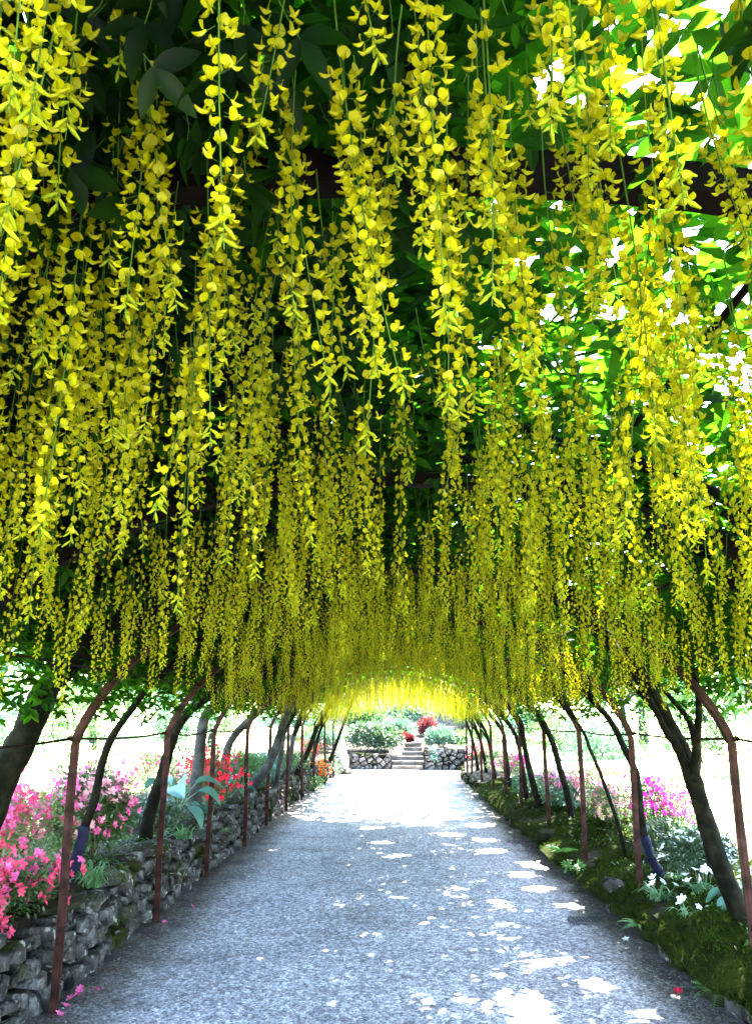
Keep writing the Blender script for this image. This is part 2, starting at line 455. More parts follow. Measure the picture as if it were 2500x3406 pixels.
def rubble_wall(name, label, to_world, s0, s1, height, cw, ch, mats, limit=300, group=None, order=None, gap=.032):
    root = thing(name, label, 'wall', tuple(to_world(np.array([[(s0 + s1) / 2, -.12, 0]]))[0]), group)
    base = np.array(root.location)
    pts = []; z = 0; r = 0
    while z < height(0) * 1.02 + .1:
        h = ch * rng.uniform(.75, 1.3); s = s0 + rng.uniform(0, cw)
        while s < s1:
            w = cw * rng.uniform(.4, 1.6)
            if z + h * .5 < height(s + w / 2) + .02:
                pts.append((s + w / 2, z + h * .5 + rng.normal(0, ch * .2)))
            s += w
        z += h; r += 1
    zmax = max(height(s) for s in np.linspace(s0, s1, 40)) + .02
    cells = voronoi(pts, s0, s1, -.03, zmax)
    idx = sorted(range(len(pts)), key=lambda i: pts[i][0] if order is None else order(pts[i][0]))
    rest = MB(); k = 0
    for i in idx:
        poly = cells[i]
        if len(poly) < 3: continue
        # trim to the uneven top line
        top = height(pts[i][0]) + rng.normal(0, .02)
        poly = [np.array((q[0], min(q[1], top))) for q in poly]
        if pts[i][1] > top - .02: continue
        st = stone_piece(poly, .15, rng.uniform(.016, .036), gap)
        if st is None: continue
        Vw = to_world(st[0]); c = Vw.mean(0)
        mi = int(rng.integers(0, len(mats)))
        if k < limit:
            MB().add(Vw - c, st[1]).obj('stone', [mats[mi]], root, loc=tuple(c - base))
        else:
            rest.add(Vw - base, st[1], mi)
        k += 1
    if rest.n: tag(rest.obj('stones_beyond', mats, root), kind='stuff')
    return root

def lw(P):  # left wall: s -> y, n -> +x
    P = np.asarray(P, float)
    return np.stack([np.array([edgeL(y) for y in P[:, 0]]) - .045 + P[:, 1] - .05 * P[:, 2], P[:, 0], P[:, 2]], 1)
def rw(P):
    P = np.asarray(P, float)
    return np.stack([np.array([edgeR(y) for y in P[:, 0]]) + .05 - P[:, 1] + .05 * P[:, 2], P[:, 0], P[:, 2]], 1)
def ew(P):
    P = np.asarray(P, float)
    return np.stack([P[:, 0], 29.62 - P[:, 1], P[:, 2]], 1)
wall_left = rubble_wall('stone_wall', 'long dry-stone retaining wall of grey angular stones below the pink azaleas', lw, 3.4, 29.0,
                        lambda s: .545 + .05 * math.sin(s * 1.9) + .035 * math.sin(s * 4.3 + 1), .19, .112, [M['stone'], M['stone2'], M['stone']])
wall_right = rubble_wall('stone_wall', 'low dark mossy stone edging below the moss bank and white flowers', rw, 3.4, 29.0,
                         lambda s: .20 + .035 * math.sin(s * 1.6 + .4), .25, .14, [M['stone_moss'], M['stone2'], M['stone_moss']])
wall_e1 = rubble_wall('stone_wall', 'stone garden wall under the dark rhododendron beside the steps', ew, -1.42, .06, lambda s: .56 + .03 * math.sin(s * 5), .25, .13,
            [M['stone2'], M['stone']], gap=.016)
wall_e2 = rubble_wall('stone_wall', 'stone garden wall right of the steps with pale green shrub above', ew, 1.24, 2.75, lambda s: .74 + .04 * math.sin(s * 4), .27, .15,
            [M['stone2'], M['stone']], gap=.016)
# earth core behind each wall, part of the wall; shade of the gaps put into its near-black colour
def core(root, fn, s0, s1, h, n0=-.16, n1=-.19):
    S = np.linspace(s0, s1, 60); V = []
    for s in S:
        for (n, z) in ((n0, 0), (n0, h(s)), (n1, h(s) + .02), (n1, 0)): V.append((s, n, z))
    Vw = fn(np.array(V)) - np.array(root.location)
    F = np.array([(i * 4 + k, i * 4 + k + 1, i * 4 + 5 + k, i * 4 + 4 + k) for i in range(59) for k in range(3)])
    MB().add(Vw, F).obj('earth_shade_core', [M['soil']], root)
core(wall_left, lw, 3.4, 29.0, lambda s: .49)
core(wall_right, rw, 3.4, 29.0, lambda s: .17)
core(wall_e1, ew, -1.42, .06, lambda s: .5)
core(wall_e2, ew, 1.24, 2.75, lambda s: .68)

# ------------------------------------------------------------------ stone steps
steps = thing('stone_steps', 'flight of rough pale stone steps between the two garden walls', 'steps', (.65, 29.5, 0))
for i in range(6):
    w0, w1 = .1 - .02 * i, 1.2 + .02 * i
    if i >= 3: w0, w1 = .35 + .05 * i, 1.2
    v, f = box(w0 - .65, w1 - .65, .03 + .36 * i, .55 + .36 * i, .0 + .145 * i - (.0 if i == 0 else .02), .145 * (i + 1))
    v = v + rng.normal(0, .014, v.shape)
    o = MB().add(v, f).obj('step', [M['pale_stone']], steps)
    bv = o.modifiers.new('bevel', 'BEVEL'); bv.width = .025; bv.segments = 2

# boulder and stone block by the end of the left wall
def rock(name, label, cat, loc, sx, sy, sz, mat, parent=None, sub=2, group=None):
    import bmesh
    bm = bmesh.new(); bmesh.ops.create_icosphere(bm, subdivisions=sub, radius=1)
    sd = rng.uniform(0, 100, 3)
    for v in bm.verts:
        n = math.sin(v.co.x * 2.3 + sd[0]) * .13 + math.sin(v.co.y * 2.9 + sd[1]) * .13 + math.sin(v.co.z * 3.1 + sd[2]) * .12 + rng.normal(0, .035)
        v.co *= 1 + n
        v.co.x *= sx; v.co.y *= sy; v.co.z = v.co.z * sz
    me = bpy.data.meshes.new(name); bm.to_mesh(me); bm.free(); me.materials.append(mat)
    o = link(name, me, parent, loc)
    if label: tag(o, label, cat, group)
    return o
rock('boulder', 'pale rounded boulder at the end of the dry-stone wall by the steps', 'boulder', (-1.56, 27.6, .38), .24, .26, .4, M['pale_rock'])
rock('stone_block', 'small dark stone block on the gravel beside the pale boulder', 'stone', (-1.38, 27.2, .09), .2, .16, .12, M['stone2'])

# ------------------------------------------------------------------ rusty iron arches and tie rods
ARCH_Y = [-1.0, 1.28, 3.25, 5.38, 7.6, 9.65, 11.9, 14.2, 16.4, 18.6, 20.8, 23.0, 25.2]
TOPZ = 2.68
BZ = np.array([(1.0, 1.56), (.93, 2.02), (.62, TOPZ), (0, TOPZ)])
def arch_pt(t):
    a, b, c, d = BZ
    return a * (1 - t) ** 3 + 3 * b * t * (1 - t) ** 2 + 3 * c * t * t * (1 - t) + d * t ** 3
_ts = np.linspace(0, 1, 80); _ap = np.array([arch_pt(t) for t in _ts])
def arch_z(xn):   # xn in 0..1 from crown to post
    return np.interp(np.abs(xn), _ap[::-1, 0], _ap[::-1, 1])
def halfw(y, side): return (mid(y) - edgeL(y) - .03) if side < 0 else (edgeR(y) + .2 - mid(y))
def bar(P, w, d):
    """rectangular bar along P in the xz plane; w across (in plane), d along y"""
    P = np.asarray(P, float); T = np.gradient(P, axis=0); T /= np.linalg.norm(T, axis=1)[:, None]
    V = []
    for q, t in zip(P, T):
        nrm = np.array([-t[2], 0, t[0]])
        for a, b in ((-.5, -.5), (.5, -.5), (.5, .5), (-.5, .5)): V.append(q + nrm * w * a + np.array([0, d * b, 0]))
    n = len(P)
    F = [(i * 4 + k, i * 4 + (k + 1) % 4, i * 4 + 4 + (k + 1) % 4, i * 4 + 4 + k) for i in range(n - 1) for k in range(4)]
    F += [(3, 2, 1, 0), (n * 4 - 4, n * 4 - 3, n * 4 - 2, n * 4 - 1)]
    return np.array(V), np.array(F)
narch = len(ARCH_Y)
for i, y in enumerate(ARCH_Y):
    kth = ORD[narch - i]
    root = thing('iron_arch', f'rusty brown iron arch over the gravel path, {kth} counted from the stone steps', 'arch', (mid(y), y, 0), 'iron arches of the tunnel')
    for side in (-1, 1):
        hw = halfw(y, side); lean = rng.normal(0, .012)
        zb = -.05 if side < 0 else .12
        zz = np.linspace(zb, 1.56, 7)
        P = [(side * hw + lean * (1.56 - z) + .004 * math.sin(z * 5 + y), rng.normal(0, .002), z) for z in zz]
        post = MB().add(*bar(P, .034, .062)); post.add(*bar([(p[0] - side * .026, p[1] - .021, p[2]) for p in P], .018, .014))
        post.obj('post', [M['rust']], root)
        P = [(side * hw * arch_pt(t)[0], 0, arch_pt(t)[1] + .001) for t in np.linspace(0, 1 if side < 0 else .996, 22)]
        MB().add(*bar(P, .045 if y > 2 else .06, .062)).obj('arch_bar', [M['rust'] if y > 4 else M['rod']], root, smooth=False)  # nearest bars take the darker rod material, their shade put into the colour
        v, f = tube([(side * (hw + .02), -.055, 1.585), (side * (hw + .02), -.028, 1.585)], .016, 6)
        MB().add(v, f).obj('bolt', [M['rust']], root)
def rod(label, fn, r, sag, y0=-1.2, y1=25.3):
    P = []
    for k in range(len(ARCH_Y) - 1):
        a, b = ARCH_Y[k], ARCH_Y[k + 1]
        for t in np.linspace(0, 1, 8, endpoint=False):
            y = a + (b - a) * t; x, z = fn(y)
            P.append((x, y, z - sag * 4 * t * (1 - t) * (0.5 + .6 * ((k * 37) % 10) / 10)))
    x, z = fn(ARCH_Y[-1]); P.append((x, ARCH_Y[-1], z))
    o = MB().add(*tube(P, r, 6)).obj('tie_rod', [M['rod']], smooth=True)
    tag(o, label, 'rod', 'tie rods along the arches')
    return o
for side, nm in ((-1, 'dry-stone wall'), (1, 'moss bank')):
    rod(f'thin rusty tie rod sagging between the arch posts above the {nm}', lambda y, s=side: (mid(y) + s * (halfw(y, s) + .02), 1.585), .0085, .035)
    rod(f'upper thin rusty rod along the arch shoulders above the {nm}', lambda y, s=side: (mid(y) + s * halfw(y, s) * .865, 1.975 + .03), .008, .012)
    for xn, nm2 in ((.66, 'middle'), (.36, 'higher')):
        rod(f'{nm2} dark lath under the leaf roof on the {nm} side', lambda y, s=side, q=xn: (mid(y) + s * halfw(y, s) * q, float(arch_z(q)) + .035), .011, .01)
if 0: rod('dark ridge lath along the crown of the arches', lambda y: (mid(y), TOPZ + .035), .012, .01)

# ------------------------------------------------------------------ laburnum trees: trunk, branches, leaf roof, flower racemes
LT = [  # (y, polyline (x,z), base radius, wrapped, grey bark, look)
    (-.4, [(-2.5, .5), (-2.4, 1.0), (-2.2, 1.5), (-1.95, 1.9)], .06, 0, 0, 'tree'),
    (2.2, [(-2.5, .5), (-2.45, 1.0), (-2.25, 1.5), (-1.95, 1.9)], .06, 0, 0, 'tree'),
    (4.75, [(-2.42, .5), (-2.33, .95), (-2.2, 1.37), (-2.1, 1.62), (-2.02, 1.86), (-1.9, 2.02), (-1.75, 2.2)], .092, 0, 0, 'thick dark trunk and spreading limbs'),
    (6.3, [(-2.39, .48), (-2.32, .64), (-2.27, .81), (-2.25, .94), (-2.2, 1.11), (-2.17, 1.36), (-2.12, 1.55), (-2.04, 1.69), (-1.95, 1.82), (-1.86, 1.96), (-1.71, 2.08)], .034, 1, 0, 'slim blue-black-wrapped trunk'),
    (8.6, [(-2.46, .5), (-2.42, .8), (-2.33, 1.13), (-2.28, 1.35), (-2.21, 1.6), (-2.1, 1.78), (-1.9, 1.98)], .06, 0, 0, 'leaning trunk beside the hosta'),
    (10.2, [(-2.31, .45), (-2.33, .7), (-2.34, .89), (-2.32, 1.28), (-2.31, 1.58), (-2.25, 1.8), (-2.0, 2.02)], .078, 0, 1, 'stout upright pale grey trunk'),
    (12.2, [(-2.48, .5), (-2.44, .8), (-2.4, 1.02), (-2.36, 1.31), (-2.25, 1.51), (-2.07, 1.7), (-1.9, 1.85), (-1.6, 2.1)], .06, 0, 1, 'trunk bending sharply inwards at rod height'),
    (13.0, [(-2.42, .55), (-2.29, .62), (-2.09, .74), (-1.93, .92), (-1.78, 1.22), (-1.68, 1.55), (-1.61, 1.79), (-1.45, 2.1)], .075, 0, 1, 'strongly bowed grey trunk'),
    (15.8, [(-2.1, .5), (-2.09, .69), (-2.05, .98), (-2.01, 1.31), (-1.97, 1.5), (-1.8, 1.9)], .05, 0, 1, 'slim straight grey trunk'),
    (17.0, [(-2.2, .5), (-2.15, .57), (-2.03, .75), (-1.99, 1.05), (-1.95, 1.37), (-1.8, 1.85)], .055, 0, 1, 'grey trunk hooked at its foot'),
    (19.0, [(-2.08, .5), (-1.95, .79), (-1.82, 1.05), (-1.69, 1.41), (-1.59, 1.64), (-1.4, 2.0)], .06, 0, 0, 'dark trunk leaning over the wall'),
    (21.6, [(-1.98, .5), (-1.92, .9), (-1.8, 1.4), (-1.6, 1.9)], .045, 0, 0, 'trunk behind the orange azalea'),
    (24.6, [(-1.75, .5), (-1.6, .9), (-1.45, 1.3), (-1.3, 1.7)], .05, 0, 0, 'crooked trunk close to the pale boulder'),
]
RT = [
    (.6, [(2.55, .3), (2.5, .9), (2.3, 1.4), (2.05, 1.85)], .06, 0, 0, 'tree'),
    (3.4, [(2.6, .3), (2.5, .9), (2.35, 1.4), (2.05, 1.85)], .06, 0, 0, 'tree'),
    (5.9, [(2.52, .2), (2.4, .34), (2.3, .55), (2.22, .81), (2.165, 1.07), (2.12, 1.29), (2.09, 1.42), (2.03, 1.58), (1.96, 1.74), (1.88, 1.92)], .066, 0, 0, 'stout forked olive trunk'),
    (7.95, [(2.47, .28), (2.45, .36), (2.39, .48), (2.34, .67), (2.32, .83), (2.31, 1.15), (2.27, 1.3), (2.2, 1.45), (2.12, 1.64), (2.01, 1.79), (1.8, 2.0)], .036, 1, 0, 'slim bent blue-wrapped trunk'),
    (9.2, [(2.52, .25), (2.49, .36), (2.45, .59), (2.37, .89), (2.28, 1.19), (2.2, 1.41), (2.15, 1.57), (1.95, 1.9)], .021, 0, 0, 'very thin whip-like trunk'),
    (11.8, [(2.54, .25), (2.51, .36), (2.46, .73), (2.38, 1.04), (2.31, 1.36), (2.23, 1.56), (2.14, 1.74), (1.9, 2.0)], .046, 0, 0, 'knotted straight leaning trunk'),
    (13.6, [(2.42, .25), (2.31, .68), (2.24, 1.02), (2.18, 1.41), (2.15, 1.67), (1.95, 1.95)], .05, 0, 0, 'smooth leaning trunk above lilac blossom'),
    (15.6, [(2.53, .25), (2.5, .47), (2.45, .92), (2.36, 1.42), (2.1, 1.85)], .045, 0, 0, 'trunk'),
    (18.0, [(2.58, .25), (2.54, .49), (2.49, .97), (2.44, 1.45), (2.15, 1.85)], .05, 0, 0, 'trunk by the magenta azalea'),
    (20.4, [(2.55, .25), (2.5, .7), (2.4, 1.3), (2.15, 1.85)], .045, 0, 0, 'trunk'),
    (22.6, [(2.6, .25), (2.55, .7), (2.42, 1.3), (2.2, 1.85)], .045, 0, 0, 'trunk'),
    (24.8, [(2.6, .25), (2.55, .7), (2.42, 1.3), (2.2, 1.85)], .045, 0, 0, 'trunk'),
]
TREES = []
for side, LST, nm in ((-1, LT, 'along the wall'), (1, RT, 'along the moss bank')):
    for i, (y, pl, r0, wr, gr, look) in enumerate(LST):
        kth = ORD[len(LST) - i]
        extra = '' if look in ('tree', 'trunk') else ' with ' + look
        lab = f'laburnum{extra}, {kth} from the steps {nm}'
        root = thing('laburnum_tree', lab, 'tree', (pl[0][0], y, pl[0][1] - .03), 'laburnum trees trained over the arches')
        base = np.array(root.location)
        dy = rng.uniform(-.12, .12)
        P = np.array([(x, y + dy * (z - pl[0][1]) ** 1.5 * .5, z) for x, z in pl])
        C = catmull(P, 5)
        t = np.linspace(0, 1, len(C)); R = r0 * (1.12 - .42 * t); R[:3] *= [1.3, 1.15, 1.06]
        tr = MB().add(*tube(C - base, R, 10, wob=.09)).obj('trunk', [M['bark_grey'] if gr else M['bark']], root, smooth=True)
        if wr:
            k = int(len(C) * .33); W = C[1:k]
            wv = MB().add(*tube(W - base, R[1:k] * 1.16 + .004 * np.sin(np.arange(k - 1) * 1.6), 12, wob=.03))
            wv.obj('trunk_wrap', [M['wrap']], root, smooth=True)
        # branches spread along the arch surface
        top = C[-1]; ends = []
        nb = 7 if y < 16 else 4
        brs = []
        for b in range(nb):
            ysp = rng.uniform(-1.15, 1.15) if b else rng.uniform(-.2, .2)
            x_end = side * rng.uniform(-.25, .9)
            pts = [C[max(0, len(C) - 1 - int(rng.integers(0, 7)))]]
            for q in np.linspace(.18, 1, 6):
                y_ = top[1] + ysp * q ** .8
                hw = halfw(y_, side); x = top[0] + (mid(y_) + x_end - top[0]) * q
                z = float(arch_z(min(1, abs((x - mid(y_)) / hw)))) + .05 + .09 * q * rng.uniform(.2, 1.6)
                z = max(z, pts[0][2] + .05 * q)
                pts.append((x + rng.normal(0, .03), y_ + rng.normal(0, .05), z))
            B = catmull(pts, 4); rb = r0 * rng.uniform(.38, .62)
            MB().add(*tube(B - base, rb * (1 - .78 * np.linspace(0, 1, len(B))) + .003, 6, wob=.06)).obj('branch', [M['bark']], root, smooth=True)
            brs.append(B)
        # side twigs
        tw = MB()
        for B in brs:
            for _ in range(9):
                a = B[int(rng.integers(5, len(B)))]
                d = rand_dirs(1, -.25, .5)[0]; ln = rng.uniform(.15, .5)
                q = a + d * ln; m_ = (a + q) / 2 + rng.normal(0, .03, 3)
                tw.add(*tube(catmull([a - base, m_ - base, q - base], 3), np.linspace(.005, .002, 7), 4, cap=False))
        tag(tw.obj('twigs', [M['bark']], root), kind='stuff')
        TREES.append(dict(root=root, base=base, y=y, side=side, brs=brs))
# extra limbs of the forked tree on the moss bank
for Tt in TREES:
    if Tt['side'] == 1 and Tt['y'] == 5.9:
        for pts in ([(2.1, 5.9, 1.33), (2.04, 5.86, 1.42), (1.97, 5.8, 1.55), (1.9, 5.75, 1.62), (1.77, 5.65, 1.84), (1.55, 5.5, 2.1)],
                    [(2.12, 5.9, 1.33), (2.17, 5.95, 1.47), (2.17, 6.0, 1.63), (2.12, 6.0, 1.75), (1.95, 6.1, 2.0)],
                    [(2.1, 5.92, 1.3), (2.07, 6.0, 1.5), (1.98, 6.15, 1.75), (1.8, 6.4, 2.05)],
                    [(2.11, 5.88, 1.3), (2.1, 5.75, 1.55), (2.05, 5.5, 1.85), (1.9, 5.2, 2.15)]):
            C = catmull(pts, 5)
            MB().add(*tube(C - Tt['base'], np.linspace(.036, .014, len(C)), 8, wob=.06)).obj('branch', [M['bark']], Tt['root'], smooth=True)
def owner(x, y):
    s = -1 if x < mid(y) else 1
    return min((t for t in TREES if t['side'] == s), key=lambda t: abs(t['y'] - y))

# gaps in the leaf roof where the photograph shows sun patches on the gravel (ground x, y, radius)
GAPS = [(1.08, 6.53, .17), (1.32, 6.6, .16), (1.36, 5.98, .2), (.8, 5.64, .2), (.84, 5.37, .16), (1.5, 5.4, .2), (1.2, 5.0, .25),
        (.11, 8.71, .12), (.68, 9.06, .13), (1.53, 9.07, .24), (1.7, 8.33, .2), (1.06, 8.42, .16), (-.46, 8.4, .1), (.14, 11.2, .18),
        (-.1, 12.4, .2), (1.37, 11.6, .32), (1.79, 10.5, .35), (1.5, 9.9, .25), (-1.56, 11.6, .16), (-1.39, 6.67, .12), (1.24, 8.1, .14),
        (.9, 13.2, .3), (-.3, 13.9, .25), (1.4, 12.6, .3), (.5, 14.6, .35), (-.9, 14.9, .25), (1.5, 14.3, .4)]
GP = np.array(GAPS)
def in_gap(P, f=1.0):
    gx = P[:, 0] - SUN.x / SUN.z * P[:, 2]; gy = P[:, 1] - SUN.y / SUN.z * P[:, 2]
    hit = np.zeros(len(P), bool)
    for (a, b, r) in GP: hit |= (gx - a) ** 2 + (gy - b) ** 2 < (r * f * .84) ** 2
    return hit

# leaf roof: trifoliate leaves
lt, lf = leaf_template(.23, .05, .05)
def tri_leaf(lt, lf):
    V = []; F = []
    for k, a in enumerate((0, 1.25, -1.25)):
        c, s = math.cos(a), math.sin(a)
        R_ = np.array([(c, -s, 0), (s, c, 0), (0, 0, 1)])
        v = (lt * (1.0 if k == 0 else .88)) @ R_.T + np.array([0, .12, 0])
        V.append(v); F.append(lf[0] + 6 * k)
    return np.concatenate(V), [np.concatenate(F)]
T3, F3 = tri_leaf(lt, lf)
AREA_N = 1250   # leaves per square metre of roof
for Tt in TREES:
    lo = [t['y'] for t in TREES if t['side'] == Tt['side'] and t['y'] < Tt['y']]; hi = [t['y'] for t in TREES if t['side'] == Tt['side'] and t['y'] > Tt['y']]
    y0 = (max(lo) + Tt['y']) / 2 if lo else Tt['y'] - 1.6
    y1 = (min(hi) + Tt['y']) / 2 if hi else Tt['y'] + 1.4
    s = Tt['side']; n = int((y1 - y0) * 2.75 * AREA_N)
    y = rng.uniform(y0, y1, n) + rng.normal(0, .1, n)
    # arc position: even along the arch from crown to a little past the shoulder
    tt = rng.uniform(.10, 1, n); ap = np.stack([np.interp(tt, _ts, _ap[:, 0]), np.interp(tt, _ts, _ap[:, 1])], 1)
    hw = np.array([halfw(v, s) for v in y]); md = np.array([mid(v) for v in y])
    x = md + s * hw * ap[:, 0]; h = rng.uniform(0, 1, n) ** 1.2 * .42
    z = ap[:, 1] + h - .02
    x = x + s * h * .6 * ap[:, 0]
    P = np.stack([x, y, z], 1)
    dens = np.ones(n)
    dens[(x > .25) & (y < 3.3)] *= .47
    dens[(x > .7) & (y < 10)] *= .8
    dens[(x > 1.35)] *= .55
    dens[(x < -1.6)] *= .75
    far = np.clip((y - 14.6) / 1.8, 0, 1); dens *= 1 - .9 * far
    # the crowns reach out over both beds beyond the posts
    eave = rng.uniform(0, 1, n) < np.where(s > 0, .27, .2)
    ex = rng.uniform(0, 1, eave.sum())
    P[eave, 0] = md[eave] + s * (hw[eave] * .86 + (1.45 if s > 0 else 1.15) * ex); P[eave, 2] = 2.02 + .28 * (1 - ex) + rng.uniform(0, .5, eave.sum())
    x, z = P[:, 0], P[:, 2]; dens[eave] = 1 - .7 * far[eave]
    # irregular clumps
    cl = np.sin(x * 5.1 + y * 1.7) * np.sin(y * 4.3 - x * 2.2) + .6 * np.sin(x * 11 + 2) * np.sin(y * 9.7)
    dens *= np.clip(1.0 + .3 * cl, .3, 1)
    keep = (rng.uniform(0, 1, n) < dens) & ~in_gap(P, 1.0)
    # the roof is made of low, small-leaved shoots and, above them, oversized, barely seen leaves added to block the sun
    upper = rng.uniform(0, 1, n) < np.where(x < .3, .56, .32)
    P[upper, 2] += .22 + .25 * rng.uniform(0, 1, upper.sum())
    P[upper, 0] += s * .12 * ap[upper, 0]
    keep &= ~in_gap(P, 1.0)
    P = P[keep]; upper = upper[keep]; n = len(P)
    fw = rand_dirs(n, -.75, .35); fw[upper, 2] *= .35
    up = np.array([0, 0, 1.0]) + rng.normal(0, 1, (n, 3)) * np.where(upper, .22, .42)[:, None]
    sc = np.where(upper, rng.uniform(.14, .195, n), rng.uniform(.052, .088, n)) * (1 + .3 * (Tt['y'] > 15))
    V, F = scatter(T3, F3, P - Tt['base'], frames(n, fw, up), sc)
    o = MB().add(V, F).obj('leaf_roof', [M['leaf']], Tt['root'], smooth=False); tag(o, kind='stuff')

# big hanging leaves near the crown of the tunnel, one piece each
def leaflet_fine(w, nseg=6, droop=.25):
    V = []; F = []
    for i in range(nseg + 1):
        t = i / nseg; ww = w * (math.sin(math.pi * min(1, t * .96 + .04)) ** .8) * (1.1 - .35 * t); z = -droop * t * t
        V += [(-ww, t, z + ww * .35), (0, t, z), (ww, t, z + ww * .35)]
    for i in range(nseg):
        a = i * 3; F += [(a, a + 1, a + 4, a + 3), (a + 1, a + 2, a + 5, a + 4)]
    return np.array(V), np.array(F)
LEAFM = []
for q in range(4):
    mb = MB()
    for k, a in enumerate((0, 1.1 + .2 * rng.uniform(-1, 1), -1.1 + .2 * rng.uniform(-1, 1))):
        v, f = leaflet_fine(.22 + .03 * rng.uniform(-1, 1), 6, rng.uniform(.1, .45))
        c, s = math.cos(a), math.sin(a)
        mb.add((v * (1 if k == 0 else .85)) @ np.array([(c, -s, 0), (s, c, 0), (0, 0, 1)]).T, f)
    v, f = tube([(0, -.6, .18), (0, -.3, .04), (0, 0, 0)], .012, 4, cap=False); mb.add(v, f, 1)
    LEAFM.append(mb.mesh('leaf', [M['leaf'], M['stem']], smooth=True))
from mathutils import Matrix
def place_leaf(p, fwd, up, sc):
    Tt = owner(p[0], p[1]); o = link('leaf', LEAFM[int(rng.integers(0, 4))], Tt['root'])
    r = frames(1, np.array([fwd]), np.array([up]))[0]
    m = Matrix([[*r[0], 0], [*r[1], 0], [*r[2], 0], [0, 0, 0, 1]])
    o.rotation_mode = 'QUATERNION'; o.rotation_quaternion = m.to_quaternion()
    o.location = tuple(np.array(p) - Tt['base']); o.scale = (sc, sc, sc)
for _ in range(330):
    y = rng.uniform(.45, 3.6); x = rng.uniform(-.75, .75) * (.5 + .4 * y)
    if _ < 60: x, y = rng.normal(-.27, .1), rng.normal(.98, .2)
    elif _ < 150: x, y = rng.uniform(-1.0, .2), rng.uniform(.98, 1.3)
    z = float(arch_z(min(1, abs(x / 2.1)))) - rng.uniform(-.1, .16)
    place_leaf((x, y, z), rand_dirs(1, -.95, -.1)[0], np.array([0, 0, 1.0]) + rng.normal(0, .5, 3), rng.uniform(.06, .095))

# ------------------------------------------------------------------ flower racemes
def flower(lod):
    """one pea flower, axis of the raceme is -x side; flower points to +x; unit about 1 long. returns mesh builder pieces"""
    mb = MB()
    if lod == 0:
        # banner: rounded, reflexed upwards
        V = []; 
        for i in range(5):
            for j in range(5):
                u = (j - 2) / 2; t = i / 4
                w = .50 * math.sin(math.pi * (.16 + .78 * t)) ** .75
                V.append((.18 + .30 * t - .32 * t * t + .10 * abs(u) * (1 - .3 * t) , u * w, .04 + .82 * t - .05 * abs(u) ** 2))
        F = [(i * 5 + j, i * 5 + j + 1, i * 5 + 6 + j, i * 5 + 5 + j) for i in range(4) for j in range(4)]
        mb.add(V, np.array(F))
        # wings: two crescents, enclosing the keel
        for sgn in (-1, 1):
            V = []
            for i in range(6):
                t = i / 5
                cx = .15 + .85 * t; cz = -.16 * math.sin(math.pi * t) + .16 * t * t
                w = .20 * math.sin(math.pi * (.12 + .85 * t)) ** .8
                V += [(cx, sgn * .05, cz + w), (cx + .02, sgn * (.05 + .13 * math.sin(math.pi * t)), cz), (cx - .02, sgn * .02, cz - w * .8)]
            F = [(i * 3 + k, i * 3 + k + 1, i * 3 + k + 4, i * 3 + k + 3) for i in range(5) for k in range(2)]
            mb.add(V, np.array(F))
        v, f = tube([(-.55, 0, .20), (-.25, 0, .10), (.12, 0, 0)], .025, 3, cap=False); mb.add(v, f, 1)
        v, f = tube([(.05, 0, .02), (.16, 0, .02), (.26, 0, .01)], [.07, .11, .08], 5, cap=False); mb.add(v, f, 2)
    else:
        V = [(.18, 0, .05), (.32, -.42, .42), (.24, -.3, .8), (.2, .3, .8), (.32, .42, .42), (.36, 0, .5)]
        mb.add(V, np.array([(0, 1, 5), (1, 2, 5), (2, 3, 5), (3, 4, 5), (4, 0, 5)]))
        V = [(.15, 0, .05), (.5, -.12, .02), (1.0, 0, .14), (.5, .12, .02), (.55, 0, -.26), (.52, 0, .12)]
        mb.add(V, np.array([(0, 1, 4), (1, 2, 4), (0, 4, 3), (3, 4, 2), (0, 5, 1), (1, 5, 2), (0, 3, 5), (3, 2, 5)]))
    return mb
FLM = [flower(0).mesh('flower', [M['petal'], M['stem'], M['bud']], smooth=True)]
def flower_spots(length, dense=1.0):
    """positions, outward azimuth, pitch, scale of the flowers down a raceme (axis from 0 to -length)"""
    out = []; z = -.05 - rng.uniform(0, .04); a = rng.uniform(0, 6.28)
    while z > -length:
        t = -z / length
        sc = .0168 * (1.04 - .40 * t ** 2.2) * rng.uniform(.88, 1.1)
        out.append((z, a, rng.uniform(-.42, .22) + .12 * t, sc, t))
        a += 2.4 + rng.normal(0, .35); z -= .0068 / dense * rng.uniform(.6, 1.45)
    return out
def axis_pt(z, bend): return np.array([bend[0] * z * z, bend[1] * z * z, z])
def raceme_parts(length, bend, dense):
    sp = flower_spots(length, dense); res = []
    for (z, a, pt, sc, t) in sp:
        d = np.array([math.cos(a), math.sin(a), 0.0]); rad = .0115 * (1 - .35 * t) + .003
        p = axis_pt(z, bend) + d * rad
        ca, sa, cp, s_ = math.cos(a), math.sin(a), math.cos(pt), math.sin(pt)
        Rz = np.array([(ca, -sa, 0), (sa, ca, 0), (0, 0, 1)]); Ry = np.array([(cp, 0, -s_), (0, 1, 0), (s_, 0, cp)])
        ro = rng.normal(0, .35); Rx = np.array([(1, 0, 0), (0, math.cos(ro), -math.sin(ro)), (0, math.sin(ro), math.cos(ro))])
        res.append((p, Rz @ Ry @ Rx, sc, t))
    return res
def stem_piece(length, bend):
    zz = np.linspace(.06, -length - .015, 8)
    return tube([axis_pt(z, bend) for z in zz], np.linspace(.0016, .0008, 8), 4, cap=False)
def buds(length, bend, mb):
    for k in range(7):
        z = -length - .004 + .011 * k * .5; a = k * 2.4
        p = axis_pt(z, bend); d = np.array([math.cos(a) * .008, math.sin(a) * .008, -.006])
        mb.add(*tube([p, p + d, p + d * 1.9], [.001, .0028, .001], 4, cap=False), 2)
